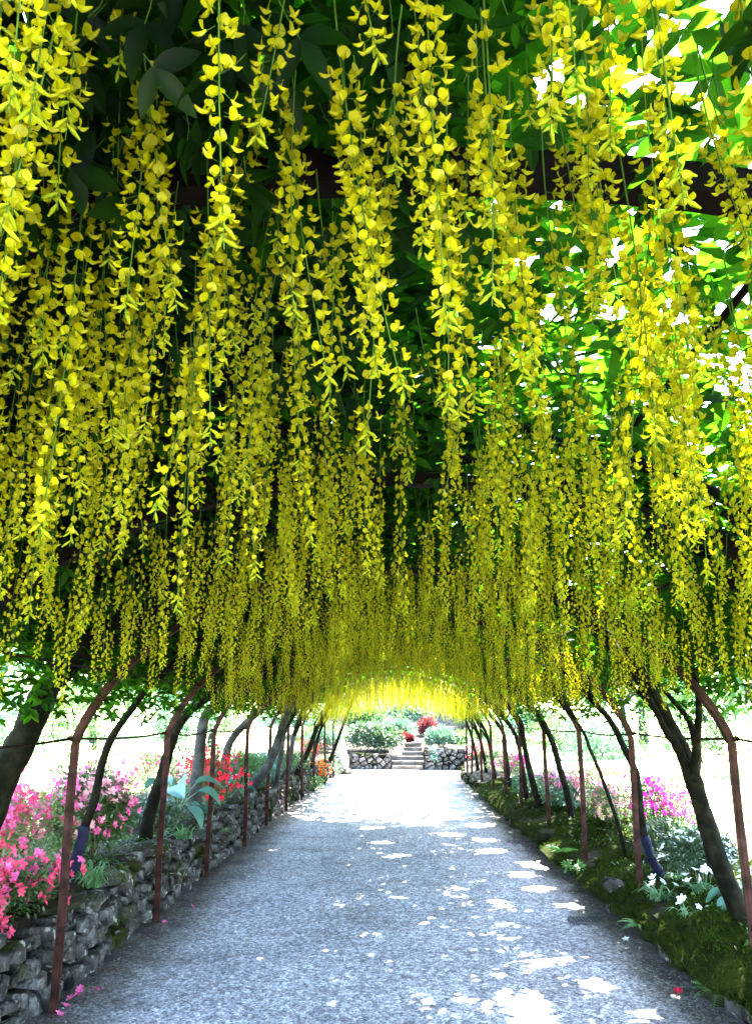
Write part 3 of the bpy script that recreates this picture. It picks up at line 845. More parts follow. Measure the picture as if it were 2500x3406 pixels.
def raceme_mesh(length, lod, dense=1.0):
    bend = rng.normal(0, .2, 2); mb = MB()
    fl = flower(lod)
    fv = np.concatenate(fl.V); parts = raceme_parts(length, bend, dense)
    P = np.array([p for p, _, _, _ in parts]); R = np.array([r for _, r, _, _ in parts]); S = np.array([s for _, _, s, _ in parts])
    if lod == 1: S = S * 1.08
    for k in (3, 4):
        for f, m in zip(fl.F[k], fl.M[k]):
            pass
    off = 0
    n = len(P); kf = len(fv)
    W = fv[None] * S[:, None, None]; Vw = np.einsum('nij,nkj->nki', R, W) + P[:, None, :]
    base = mb.n; mb.V.append(Vw.reshape(-1, 3)); mb.n += n * kf
    for k in (3, 4):
        for f, m in zip(fl.F[k], fl.M[k]):
            mb.F[k].append((f[None] + (np.arange(n) * kf)[:, None, None] + base).reshape(-1, k)); mb.M[k].append(np.tile(m, n))
    mb.add(*stem_piece(length, bend), 1); 
    if lod == 0: buds(length, bend, mb)
    return mb.mesh('raceme', [M['petal'], M['stem'], M['bud']], smooth=(lod == 0))
LENS = [.2, .27, .33, .38, .43, .49, .56]
R0 = [(L_, raceme_mesh(L_, 0, d)) for L_ in LENS for d in (.65, 1.05)]
R1 = [(L_, raceme_mesh(L_, 1, d * .8)) for L_ in LENS for d in (.7, .95)]

cand = []
def try_raceme(x, y, md_):
    for (a, b, *_r) in cand:
        if abs(b - y) < md_ and (a - x) ** 2 + (b - y) ** 2 < md_ * md_: return False
    return True
tries = 0
grid = {}
def ok(x, y, d):
    i, j = int(x // .16), int(y // .16)
    for a in (-1, 0, 1):
        for b in (-1, 0, 1):
            for (px_, py_) in grid.get((i + a, j + b), ()):
                if (px_ - x) ** 2 + (py_ - y) ** 2 < d * d: return False
    return True
N_TRY = 75000
for _ in range(N_TRY):
    y = rng.uniform(.30, 25.0); side = -1 if rng.uniform() < .5 else 1
    xn = rng.uniform(0, .93)
    hw = halfw(y, side); x = mid(y) + side * hw * xn
    d = .066 if y < 1.9 else .085 if y < 3 else (.105 if y < 9 else .135)
    # open leafy places without flowers
    if ((x + .245) / .095) ** 2 + ((y - .88) / .24) ** 2 < 1: continue
    if .75 < x < 1.15 and 1.15 < y < 2.3 and rng.uniform() < .55: continue
    if y < 6 and math.sin(x * 3.1 + 1.3) * math.sin(y * 2.7 + .4) < -.62: continue
    if xn > (.72 if x < 0 and 3.5 < y < 7.6 else .84) or (xn > .68 and rng.uniform() < .45): continue
    cm = math.sin(8.3 * x + 2.2 * math.sin(1.7 * y)) + math.sin(5.1 * y + 2.6 * math.sin(2.3 * x + .8))
    if not (y < 1.5 and x < -.27) and y < 12 and rng.uniform() > (.8 if y < 1.9 else .5) + .42 * cm + (.16 if x > .5 else -.08 if x < -.1 else 0): continue
    if y < .75 and y + 2.2 * abs(x) < 1.0: continue
    if .22 < x < .8 and .7 < y < 1.36 and rng.uniform() < .6: continue
    if not ok(x, y, d): continue
    grid.setdefault((int(x // .16), int(y // .16)), []).append((x, y))
    cand.append((x, y, xn))
nrac = 0; near = []
for (x, y, xn) in cand:
    z = float(arch_z(xn)) + rng.uniform(-.10, .08)
    lim = max(.24, z - ((1.72 if y > 7.5 else 1.84) if xn > .6 else 1.98))
    pool = R0 if y < 5.5 else R1
    Ls = [r for r in pool if r[0] <= lim] or pool[:2]
    L_, me = Ls[int(rng.integers(0, len(Ls)))]
    if y > 14.5:
        z -= .1
        if xn < .62 and rng.uniform() < .75: L_, me = R1[-1 - int(rng.integers(0, 4))]; z += .03
    near.append((math.hypot(y, math.hypot(x, z - L_ / 2 - 1.7)), x, y, z, L_, me))
near.sort()
nf = 0
for (dist, x, y, z, L_, me) in near:
    Tt = owner(x, y)
    a = rng.uniform(0, 6.28); sc = rng.uniform(.92, 1.14)
    loc = tuple(np.array((x, y, z)) - Tt['base'])
    # the nearest racemes are built flower by flower
    vis = abs(x) < .55 * y + .05 and (z - L_ - 1.7) < 1.02 * y
    if vis and nf < 420 and y < 1.6:
        bend = rng.normal(0, .06, 2)
        mb = MB().add(*stem_piece(L_, bend), 1); buds(L_, bend, mb)
        ro = mb.obj('raceme', [M['petal'], M['stem'], M['bud']], Tt['root'], smooth=True, loc=loc)
        ro.rotation_euler = (0, 0, a)
        for (p, R_, s_, t) in raceme_parts(L_, bend, 1.0):
            f = link('flower', FLM[0], ro); f.location = tuple(p); f.scale = (s_, s_, s_)
            f.rotation_mode = 'QUATERNION'
            f.rotation_quaternion = Matrix([[*R_[0]], [*R_[1]], [*R_[2]]]).to_quaternion()
            nf += 1
    else:
        o = link('raceme', me, Tt['root'], loc)
        o.rotation_euler = (rng.normal(0, .07), rng.normal(0, .07), a)
        wd = 1.0 if y < 2 else .86
        o.scale = (sc * wd, sc * wd, sc * rng.uniform(.9, 1.15))
    nrac += 1
print('racemes', nrac, 'flowers', nf)

# ------------------------------------------------------------------ moss bank
def lump(x, y):
    return (.035 * math.sin(x * 7.1 + y * 3.3) * math.sin(y * 5.7 - x * 2) + .03 * math.sin(y * 2.3 + 1.1) + .018 * math.sin(x * 17 + y * 11) * math.sin(y * 19 - x * 5)
            + .010 * math.sin(x * 41 + y * 37))
def moss_z(x, y):
    e = edgeR(y); d = x - e
    edge = .06 * math.sin(y * 2.9) + .04 * math.sin(y * 7.3 + 2)
    over = min(1, max(0, (d + .06 - edge * .5) / .16))
    return bankR(max(x, e + .12), y) * (0.45 + .55 * over ** .5) + lump(x, y) * over + .03
xs = np.arange(-.08, 1.5, .035); yv = np.arange(3.4, 20, .045); V = []
for y in yv:
    e = edgeR(y); sh = .05 * math.sin(y * 2.9) + .035 * math.sin(y * 7.3 + 2)
    for q in xs: V.append((e + q + sh * max(0, 1 - (q + .08) / .4), y, moss_z(e + q, y)))
nx = len(xs)
F = np.array([(j * nx + i, j * nx + i + 1, (j + 1) * nx + i + 1, (j + 1) * nx + i) for j in range(len(yv) - 1) for i in range(nx - 1)])
MV = np.array(V)
moss = MB().add(V, F)
n = 110000
pick = (rng.uniform(0, 1, n) ** 2.2 * len(MV)).astype(int); P = MV[pick] + rng.normal(0, .018, (n, 3)) * np.array([1, 1, 0])
pn = np.sin(P[:, 0] * 4 + P[:, 1] * 2.2) * np.sin(P[:, 1] * 3.1) > -.45
pn |= P[:, 1] < 8
P = P[pn]; n = len(P)
bt = np.array([(-.14, 0, 0), (.14, 0, 0), (0, 1, .1)])
v, f = scatter(bt, [np.array([(0, 1, 2)])], P, frames(n, rand_dirs(n, .25, 1), rand_dirs(n)), rng.uniform(.016, .048, n))
moss.add(v, f, 1)
tag(moss.obj('moss_bank', [M['moss'], M['mossblade']], smooth=True), 'soft green moss bank above the low stone edging', 'moss', kind='stuff')

# ------------------------------------------------------------------ shrubs and blossom
def blossom_template(petals=5, open_=.55, w=.34):
    V = []; F = []
    for k in range(petals):
        a = 2 * math.pi * k / petals; c, s = math.cos(a), math.sin(a)
        pts = [(.05, 0, -.25), (.45, -w, .12 + .1), (.9, -w * .55, open_ * .5), (1.02, 0, open_ * .35), (.9, w * .55, open_ * .5), (.45, w, .22), (.5, 0, .05)]
        b = len(V)
        for (r, t, z) in pts: V.append((r * c - t * s, r * s + t * c, z))
        F += [(b, b + 1, b + 6), (b + 1, b + 2, b + 6), (b + 2, b + 3, b + 6), (b + 3, b + 4, b + 6), (b + 4, b + 5, b + 6), (b + 5, b, b + 6)]
    return np.array(V), [np.array(F)]
BT = [blossom_template(5, o, w) for o, w in ((.55, .34), (.2, .38), (.9, .30))]
BMESH = {}
def blossom_mesh(colname, i):
    if (colname, i) not in BMESH:
        BMESH[(colname, i)] = MB().add(*BT[i]).mesh('blossom', [M['fl_' + colname]])
    return BMESH[(colname, i)]
def face_rot(n, d):
    """frames whose normal column is d"""
    s = np.cross(d, rand_dirs(n)); s /= np.linalg.norm(s, axis=1)[:, None]
    return np.stack([s, np.cross(d, s), d], 2)
lt1, lf1 = leaf_template(.2, .05, .08)
def bush(name, label, cat, x, y, rx, ry, h, leafmat, nleaf, lsize, flowers=(), fsize=.032, single=True, z=None, group=None, lumps=8, stem=.012, low=0.0):
    z0 = ground_z(x, y) if z is None else z
    root = thing(name, label, cat, (x, y, z0), group)
    C = []
    for i in range(lumps):
        a = rng.uniform(0, 6.28); q = rng.uniform(.15, .72) if i else 0
        C.append((rx * q * math.cos(a), ry * q * math.sin(a), h * (.62 - .3 * q * q) * rng.uniform(.75, 1.05) + low, rng.uniform(.34, .52)))
    C = np.array(C); rad = np.stack([C[:, 3] * rx, C[:, 3] * ry, C[:, 3] * h * .8], 1)
    for i in range(min(6, lumps)):
        e = C[i, :3]
        MB().add(*tube(catmull([(e[0] * .1, e[1] * .1, -.03), (e[0] * .5 + rng.normal(0, .02), e[1] * .5, e[2] * .45), tuple(e)], 4), np.linspace(stem, stem * .4, 9), 5)).obj('stem', [M['wood']], root)
    k = rng.integers(0, lumps, nleaf); d = rand_dirs(nleaf, -.75, 1); rr = rng.uniform(.62, 1.08, nleaf) + .12 * np.sin(d[:, 0] * 7 + d[:, 1] * 5 + k)
    P = C[k, :3] + d * rad[k] * rr[:, None]
    ok_ = P[:, 2] > .02
    P = P[ok_]; d = d[ok_]; n = len(P)
    fw = d * .9 + rng.normal(0, .55, (n, 3)); up = np.array([0, 0, 1.]) + rng.normal(0, .45, (n, 3))
    v, f = scatter(lt1, lf1, P, frames(n, fw, up), lsize * rng.uniform(.7, 1.25, n))
    tag(MB().add(v, f).obj('foliage', [leafmat], root), kind='stuff')
    for (cn, nfl) in flowers:
        m = max(1, nfl // 4); kk = rng.integers(0, lumps, m); dd = rand_dirs(m, -.25, 1)
        dd[:, 1] -= .25 * rng.uniform(0, 1, m); dd /= np.linalg.norm(dd, axis=1)[:, None]
        cen = C[kk, :3] + dd * rad[kk] * 1.06
        idx = rng.integers(0, m, nfl); D = dd[idx] + rng.normal(0, .38, (nfl, 3)); D /= np.linalg.norm(D, axis=1)[:, None]
        P = cen[idx] + rng.normal(0, fsize * 1.5, (nfl, 3))
        R = face_rot(nfl, D); S = fsize * rng.uniform(.7, 1.2, nfl)
        if single:
            for p_, r_, s_ in zip(P, R, S):
                o = link('blossom', blossom_mesh(cn, int(rng.integers(0, 3))), root, tuple(p_))
                o.rotation_mode = 'QUATERNION'; o.rotation_quaternion = Matrix([[*r_[0]], [*r_[1]], [*r_[2]]]).to_quaternion(); o.scale = (s_, s_, s_)
        else:
            v, f = scatter(BT[0][0], BT[0][1], P, R, S)
            tag(MB().add(v, f).obj('blossoms', [M['fl_' + cn]], root), kind='stuff')
    return root
AZ = 'azaleas along the path'
def az(label, x, y, rx, ry, h, flowers, nleaf=1800, leaf='az_leaf', fs=.03, ls=.042, single=True, **k):
    return bush('azalea_bush', label, 'azalea', x, y, rx, ry, h, M[leaf], nleaf, ls, flowers, fs, single, group=AZ, **k)
# beside the dry-stone wall
az('rose-red azalea spilling over the wall in front of the thick dark laburnum trunk', -2.46, 5.35, .36, .85, .46, [('rosered', 260), ('pink', 90)], 3600, low=-.07, fs=.036)
az('pale-leaved pink azalea behind the rose-red azalea', -2.85, 6.25, .5, .8, .72, [('pink', 280), ('rosered', 100), ('palepink', 80)], 4200, 'az_leaf_light', fs=.036)
az('large pink azalea between the blue-black-wrapped trunk and the hosta', -2.56, 7.45, .55, .95, .84, [('pink', 300), ('palepink', 110)], 6000, ls=.05, low=-.05, fs=.037)
az('pale green azalea with few pink blooms on the lawn edge behind the wall', -4.4, 7.6, 1.0, .9, .7, [('pink', 260), ('palepink', 200)], 2600, 'az_leaf_light', single=False, fs=.04)
az('pale pink azalea in the open sun left of the large pink azalea', -5.2, 9.4, 1.1, 1.0, .8, [('palepink', 300), ('pink', 200)], 2600, 'az_leaf_light', single=False, fs=.04)
az('coral pink azalea behind the hosta by the wall', -3.2, 11.6, .7, .6, .62, [('rosered', 90), ('palepink', 50)], 2000, 'az_leaf_light')
az('bright red azalea hanging over the wall beside the grey trunk', -2.28, 11.0, .42, .6, .78, [('red', 260)], 2600, ls=.04, low=-.03, fs=.038)
az('magenta azalea between the red azalea and the green shrub', -2.9, 13.6, .6, .6, .7, [('magenta', 110)], 1800)
az('mixed pink azalea beyond the lawn edge near the bowed trunk', -4.6, 13.0, 1.1, 1.0, .7, [('palepink', 160)], 2200, 'az_leaf_light', single=False)
az('orange azalea on the wall near the pale boulder', -2.0, 22.8, .42, .7, .62, [('orange', 170)], 1800, single=False, fs=.04)
az('red-orange azalea close behind the orange azalea', -2.25, 24.6, .45, .6, .7, [('orange', 60), ('rosered', 60)], 1500, single=False, fs=.04)
SH = 'green shrubs beside the path'
def shrub(label, x, y, rx, ry, h, leaf, nleaf, ls, group=SH, name='garden_shrub', **k):
    return bush(name, label, 'shrub', x, y, rx, ry, h, M[leaf], nleaf, ls, group=group, **k)
shrub('fresh green shrub behind the bowed grey trunk', -2.75, 15.2, .65, .7, .62, 'tree_leaf', 2600, .06)
shrub('blue-green shrub among the slim grey trunks on the wall', -2.55, 17.0, .5, .7, .55, 'blue_leaf', 1600, .09)
shrub('dark green shrub at the foot of the leaning dark trunk', -2.25, 19.2, .4, .8, .5, 'az_leaf', 2200, .05)
shrub('mossy green shrub covering the wall below the orange azalea', -2.0, 21.0, .35, .8, .42, 'az_leaf', 2000, .05)
shrub('dark glossy shrub tumbling over the wall end by the boulder', -1.9, 25.8, .4, .8, .66, 'dark_leaf', 2200, .06)
shrub('dark low shrub under the stout grey trunk behind the hosta', -2.55, 9.2, .4, .5, .34, 'dark_leaf', 1500, .05)
# on the moss bank side
az('vivid magenta azalea behind the forked olive trunk', 3.12, 9.9, .45, .5, .72, [('magenta', 200), ('pink', 40)], 2600, low=.03, fs=.034)
az('white azalea with dark leaves beside the forked olive trunk', 2.6, 7.4, .34, .36, .46, [('white', 46)], 2600, 'dark_leaf', fs=.045)
az('white azalea in deep shade at the outer arch post', 3.3, 6.2, .6, .5, .7, [('white', 26)], 2400, 'dark_leaf', fs=.042)
az('white and green azalea in the sun behind the white azalea', 4.0, 8.2, .7, .6, .85, [('white', 60)], 2400, 'az_leaf', fs=.042)
az('peach pink azalea between the thin trunk and the magenta azalea', 2.82, 11.0, .45, .7, .56, [('palepink', 200), ('cream', 60), ('pink', 40)], 2400, 'az_leaf')
az('pale pink azalea spread behind the knotted trunk', 3.3, 12.6, .7, .9, .7, [('palepink', 160), ('pink', 90)], 2600)
az('lilac pink azalea around the smooth leaning trunk', 2.68, 13.9, .4, .8, .62, [('lilac', 170), ('pink', 70)], 2600)
az('far magenta azalea behind the arch posts above the moss', 2.95, 19.4, .55, 1.0, .66, [('magenta', 130), ('pink', 50)], 2000, single=False, fs=.035)
az('pale pink azalea out in the sun beyond the magenta azalea', 5.4, 10.5, 1.2, 1.0, .8, [('palepink', 130), ('pink', 40)], 2400, 'az_leaf_light', single=False)
az('cream and pink azalea on the sunny lawn edge', 5.2, 14.5, 1.2, 1.2, .8, [('palepink', 110), ('cream', 60)], 2400, 'az_leaf_light', single=False)
az('salmon red azalea at the end of the stone edging', 2.95, 27.4, .45, .6, .72, [('rosered', 150)], 1500, single=False, fs=.04)
shrub('dark evergreen shrub in shade behind the white azalea', 3.7, 6.9, .7, .6, .6, 'dark_leaf', 2600, .06)
shrub('grey-green low shrub between the slim leaning trunks', 2.75, 16.4, .45, .8, .5, 'cool_leaf', 2200, .05)
shrub('fine green shrub at the foot of the smooth leaning trunk', 2.72, 12.9, .38, .6, .38, 'cool_leaf', 2200, .05)
shrub('light green shrub beyond the far magenta azalea', 3.1, 22.3, .6, 1.0, .5, 'tree_leaf', 1800, .06)
# the garden beyond the path's end
EG = 'shrubs above the garden walls'
bush('rhododendron', 'large dark rhododendron hanging over the wall left of the steps', 'rhododendron', -.55, 31.0, 1.25, .8, 1.25, M['dark_leaf'], 4200, .13, [('white', 50)], .05, False, lumps=11, group=EG, z=.5)
shrub('pale blue-green conifer shrub right of the steps', 1.95, 31.6, .8, .8, .8, 'cool_leaf', 3000, .1, EG)
shrub('crimson maple bush on the slope above the steps', 1.75, 36.0, .65, .65, .95, 'crimson', 2400, .1, EG, z=.9)
shrub('leafy green shrub trailing over the garden wall right of the steps', 1.55, 29.75, .3, .3, .62, 'blue_leaf', 900, .07, EG, z=.2)
shrub('sunny green shrub left of the rhododendron', -2.6, 31.2, 1.0, .9, 1.1, 'tree_leaf', 2600, .1, EG)
shrub('sunny green shrub behind the salmon azalea', 3.6, 30.6, 1.0, .9, 1.0, 'tree_leaf', 2600, .1, EG)
for i, (x, y, r, h, lf_, lb) in enumerate([(-.9, 35.5, 1.5, 1.5, 'tree_leaf', 'broad light green shrub on the slope behind the rhododendron'),
        (.7, 40, 1.8, 1.7, 'cool_leaf', 'cool green shrub high on the slope behind the maple'), (3.4, 39, 1.8, 1.8, 'tree_leaf', 'round green shrub on the slope beside the maple'),
        (-4.2, 36, 1.8, 1.8, 'cool_leaf', 'cool green shrub on the slope left of the rhododendron'), (5.6, 34, 1.5, 1.4, 'cool_leaf', 'cool green shrub beyond the salmon azalea'),
        (.5, 33.6, .55, .35, 'crimson', 'low crimson shrub at the head of the steps'), (2.6, 33.4, .7, .5, 'tree_leaf', 'low green shrub above the wall right of the steps')]):
    shrub(lb, x, y, r, r * .8, h, lf_, 3000, .1 + .03 * r, EG)

# ------------------------------------------------------------------ hostas, strap leaves, ferns, small white flowers
def hosta_leaf(n=8):
    V = []; F = []
    for i in range(n + 1):
        t = i / n; w = .40 * (math.sin(math.pi * (t * .93 + .07)) ** .65) * (1.15 - .5 * t); z = .42 * t - .75 * t * t
        for j in range(5):
            u = (j - 2) / 2; V.append((u * w, t, z + .14 * abs(u) ** 1.5 * w * 2 - .02 * math.cos(u * 9)))
    for i in range(n):
        for j in range(4): F.append((i * 5 + j, i * 5 + j + 1, i * 5 + 6 + j, i * 5 + 5 + j))
    return np.array(V), np.array(F)
HL = MB().add(*hosta_leaf()).mesh('leaf_blade', [M['blue_leaf']], smooth=True)
def hosta(label, x, y, n, size, z=None):
    z0 = ground_z(x, y) if z is None else z
    root = thing('hosta', label, 'hosta', (x, y, z0), 'hostas')
    for k in range(n):
        a = 2.4 * k + rng.normal(0, .3); out = size * rng.uniform(.25, .8); hh = size * rng.uniform(.6, 1.5)
        e = np.array([out * math.cos(a), out * math.sin(a), hh])
        MB().add(*tube(catmull([(0, 0, -.02), (e[0] * .35, e[1] * .35, hh * .65), tuple(e)], 4), np.linspace(.008, .005, 9), 5)).obj('leaf_stalk', [M['grass']], root)
        o = link('leaf_blade', HL, root, tuple(e)); s = size * rng.uniform(.85, 1.2)
        o.scale = (s, s, s); o.rotation_euler = (rng.uniform(-.5, .15), rng.normal(0, .25), a - math.pi / 2)
hosta('big blue-green hosta beside the stout grey trunk on the wall', -2.38, 9.5, 9, .32, .55)
hosta('blue-green hosta at the foot of the bowed grey trunk', -2.36, 12.5, 8, .24, .55)
hosta('blue-green hosta behind the forked olive trunk', 2.62, 6.35, 7, .2, .32)
hosta('small hosta among the slim grey trunks', -2.45, 16.2, 7, .24, .5)

def strap_clump(label, x, y, n, ln, z=None, mat='grass', group='strap-leaved clumps', flowers=0, spread=1.0):
    z0 = ground_z(x, y) if z is None else z
    root = thing('strap_leaf_clump', label, 'plant', (x, y, z0), group)
    mb = MB()
    for k in range(n):
        a = rng.uniform(0, 6.28); L_ = ln * rng.uniform(.6, 1.15); o = L_ * rng.uniform(.35, .85) * spread; h = L_ * rng.uniform(.4, .8)
        c, s = math.cos(a), math.sin(a); V = []
        b = rng.normal(0, .03, 2)
        for i in range(7):
            t = i / 6; r = o * t; z = h * (1.9 * t - 1.55 * t * t); w = .007 * (1 - t) ** .6 + .001
            V += [(b[0] + r * c - w * s, b[1] + r * s + w * c, z), (b[0] + r * c + w * s, b[1] + r * s - w * c, z + .002)]
        mb.add(V, np.array([(2 * i, 2 * i + 1, 2 * i + 3, 2 * i + 2) for i in range(6)]))
    tag(mb.obj('blades', [M[mat]], root), kind='stuff')
    for k in range(flowers):
        a = rng.uniform(0, 6.28); r = rng.uniform(.03, .2); h = rng.uniform(.1, .2)
        e = (r * math.cos(a), r * math.sin(a), h)
        MB().add(*tube([(e[0] * .5, e[1] * .5, 0), e], .0025, 4, cap=False)).obj('flower_stalk', [M['grass']], root)
        o = link('blossom', blossom_mesh('white', int(rng.integers(0, 3))), root, e); sc = rng.uniform(.026, .042); o.scale = (sc, sc, sc)
        o.rotation_euler = (rng.normal(.4, .4), rng.normal(0, .4), a)
    return root
strap_clump('fountain of light green strap leaves at the foot of the blue-black-wrapped trunk', -2.2, 6.45, 85, .36, .5)
strap_clump('thin strap leaves over the wall under the hosta', -2.15, 8.9, 40, .3, .5)
strap_clump('small grassy tuft on the wall below the bowed trunk', -2.16, 12.2, 45, .16, .56, 'mossblade')
strap_clump('strap leaves with white flowers at the arch post in the moss', 2.18, 7.12, 45, .24, None, 'grass', flowers=5)
strap_clump('white-flowered strap leaves between the post and the forked trunk', 2.5, 7.05, 45, .22, None, 'grass', flowers=9)
strap_clump('sparse white-flowered strap leaves on the moss before the forked trunk', 2.16, 6.4, 25, .16, None, 'grass', flowers=4)
strap_clump('white-flowered strap leaves below the hosta by the forked trunk', 2.78, 6.9, 35, .24, None, 'grass', flowers=7)
strap_clump('bluish strap leaves by the blue-wrapped trunk', 2.55, 7.7, 40, .22, None, 'grass')

def frond_mesh(n=13):
    mb = MB(); 
    for i in range(n):
        t = .12 + .86 * i / (n - 1); ln = .30 * math.sin(math.pi * (t * .85 + .12)) ; z = .28 * t - .45 * t * t
        for s in (-1, 1):
            V = [(0, t - .025, z), (s * ln * .55, t + .01, z - .02), (s * ln, t + .06, z - .06), (s * ln * .5, t + .055, z - .01), (0, t + .03, z)]
            mb.add(V, [np.array([(0, 1, 3, 4)]), np.array([(1, 2, 3)])])
    mb.add(*tube([(0, 0, 0), (0, .5, .0275), (0, 1, -.17)], .008, 3, cap=False))
    return mb.mesh('frond', [M['fern']])
FM = frond_mesh()
def fern(label, x, y, z, n, size, facing):
    root = thing('fern', label, 'fern', (x, y, z), 'ferns on the stone edging')
    for k in range(n):
        a = facing + (k - (n - 1) / 2) * .75 + rng.normal(0, .15); o = link('frond', FM, root)
        s = size * rng.uniform(.75, 1.1); o.scale = (s, s, s); o.rotation_euler = (rng.uniform(-.1, .5), rng.normal(0, .2), a)
fern('fern leaning over the edging beyond the thin trunk', 2.02, 10.15, .2, 7, .24, math.pi / 2)
fern('small fern in the edging below the mossy hump by the post', 1.95, 7.0, .14, 4, .15, math.pi / 2)
fern('fern on the edging beneath the forked olive trunk', 2.08, 5.66, .2, 5, .2, math.pi / 2)
fern('low fern frond at the gravel below the forked olive trunk', 1.98, 5.42, .12, 4, .19, math.pi / 2)
fern('little fern in the dry-stone wall beneath the red azalea', -2.0, 10.2, .42, 4, .14, -math.pi / 2)
bush('primula_clump', 'yellow-green primula clump on the moss below the forked trunk', 'plant', 2.3, 5.45, .13, .13, .12, M['fern'], 90, .09, [('cream', 8), ('orange', 1)], .028, True, lumps=4, stem=.004)
for (x, y, lb) in ((1.95, 9.6, 'yellow primrose on the moss beside the fern'), (2.02, 9.2, 'yellow primrose near the thin trunk')):
    bush('primrose', lb, 'plant', x, y, .08, .08, .08, M['fern'], 30, .06, [('cream', 4)], .026, True, z=moss_z(x, y), lumps=3, stem=.003)
# mossy humps and stones capping the walls
for i, (x, y, z, a, b, c, lb) in enumerate([(2.1, 6.7, .22, .13, .2, .09, 'mossy rounded stone beside the arch post on the edging'), (2.1, 11.4, .22, .14, .22, .09, 'mossy cap stone by the smooth leaning trunk'),
        (2.02, 12.6, .2, .13, .2, .1, 'brown cap stone on the edging under the lilac azalea'), (2.05, 8.0, .22, .12, .2, .08, 'grey stone breaking through the moss by the post')]):
    rock('mossy_stone', lb, 'stone', (x, y, z), a, b, c, M['stone_moss'] if i != 3 else M['stone2'], group='stones on the moss edging')
for i, (x, y, z, a, b, c, lb) in enumerate([(-2.2, 8.05, .55, .16, .35, .06, 'earthy flat cap stone on the wall below the large pink azalea'), (-2.18, 12.1, .57, .13, .3, .06, 'grassy cap stone on the wall under the bowed trunk'),
        (-2.2, 6.75, .53, .16, .28, .07, 'pale flat cap stone beside the strap leaf fountain'), (-2.2, 14.3, .58, .12, .3, .06, 'mossy cap stone past the bowed trunk'), (-2.2, 5.75, .52, .16, .26, .05, 'mossy earth cap at the foot of the blue-black-wrapped trunk')]):
    rock('cap_stone', lb, 'stone', (x, y, z), a, b, c, M['stone2'] if i in (0, 2) else M['stone_moss'], group='cap stones on the wall')

# ------------------------------------------------------------------ drain grate
dg = thing('drain_grate', 'rusty slotted iron drain grate set in the gravel by the moss edging', 'drain', (1.69, 7.66, .012))
fr = MB()
for (x0, x1, y0, y1) in ((-.13, .13, -.11, -.095), (-.13, .13, .095, .11), (-.13, -.115, -.094, .094), (.115, .13, -.094, .094)): fr.add(*box(x0, x1, y0, y1, -.01, .014))
fr.obj('frame', [M['grate']], dg)
MB().add(*box(-.114, .114, -.094, .094, -.012, .001)).obj('pit', [M['pit']], dg)
for k in range(8):
    x = -.1 + k * .0286
    MB().add(*box(x - .006, x + .006, -.093, .093, .002, .012)).obj('bar', [M['grate']], dg)

# ------------------------------------------------------------------ loose things on the gravel
gv = MB(); n = 9000
y = 3.8 + rng.uniform(0, 1, n) ** 1.6 * 9; x = rng.uniform(-2.05, 1.98, n)
oct_ = np.array([(1, 0, 0), (-1, 0, 0), (0, 1, 0), (0, -1, 0), (0, 0, .55), (0, 0, -.3)]); of = np.array([(0, 2, 4), (2, 1, 4), (1, 3, 4), (3, 0, 4), (2, 0, 5), (1, 2, 5), (3, 1, 5), (0, 3, 5)])
P = np.stack([x, y, np.full(n, .010)], 1); d = np.zeros((n, 3)); d[:, 2] = 1; d += rng.normal(0, .25, (n, 3)); d /= np.linalg.norm(d, axis=1)[:, None]
sc = np.exp(rng.normal(-5.25, .38, n))[:, None] * rng.uniform(.6, 1.3, (n, 3))
v, f = scatter(oct_, [of], P, face_rot(n, d), sc); gv.add(v, f)
mp = solid('loose_gravel', [(.09, .09, .10), (.22, .22, .24), (.42, .42, .43)], scale=38, rough=.9, bump=.2, coords='World')
tag(gv.obj('gravel', [mp]), 'loose grey gravel scattered over the path', 'gravel', kind='stuff')
lit = MB(); n = 2600
y = rng.uniform(3.8, 20, n); sd = rng.uniform(0, 1, n) < .5; off = np.abs(rng.normal(0, .16, n))
x = np.where(sd, np.array([edgeL(q) for q in y]) + .03 + off, np.array([edgeR(q) for q in y]) - .02 - off)
P = np.stack([x, y, np.full(n, .013) + rng.uniform(0, .008, n)], 1)
v, f = scatter(lt1, lf1, P, frames(n, rand_dirs(n, -.15, .15), np.array([0, 0, 1.]) + rng.normal(0, .3, (n, 3))), rng.uniform(.012, .034, n))
ml = solid('dry_leaf_litter', [(.035, .022, .015), (.1, .06, .035), (.2, .15, .09)], scale=30, rough=1, bump=0, coords='World')
tag(lit.add(v, f).obj('leaf_litter', [ml]), 'dry brown leaf litter along both path edges', 'litter', kind='stuff')
for cn, lb, pts in (('pink', 'fallen pink azalea blossom on the gravel at the foot of the dry-stone wall', [(-2.0, 5.77), (-1.99, 5.58), (-1.95, 5.3), (-1.88, 5.76), (-1.93, 7.53), (-1.83, 8.13), (-1.98, 5.7), (-1.97, 5.45)]),
                    ('lilac', 'fallen lilac blossom on the gravel beside the fern', [(1.9, 11.74), (1.8, 11.96), (1.68, 12.04), (1.86, 11.6)]),
                    ('red', 'fallen red petal cluster on the gravel by the edging', [(1.84, 5.78)]), ('white', 'fallen white blossom on the gravel near the drain', [(1.86, 7.02)])):
    for (x, y) in pts:
        o = link('fallen_blossom', blossom_mesh(cn, int(rng.integers(0, 3))), None, (x, y, .022)); s = rng.uniform(.024, .034); o.scale = (s, s, s)
        o.rotation_euler = (rng.normal(0, .4), rng.normal(0, .4), rng.uniform(0, 6)); tag(o, lb, 'blossom', 'fallen ' + cn + ' blossoms')
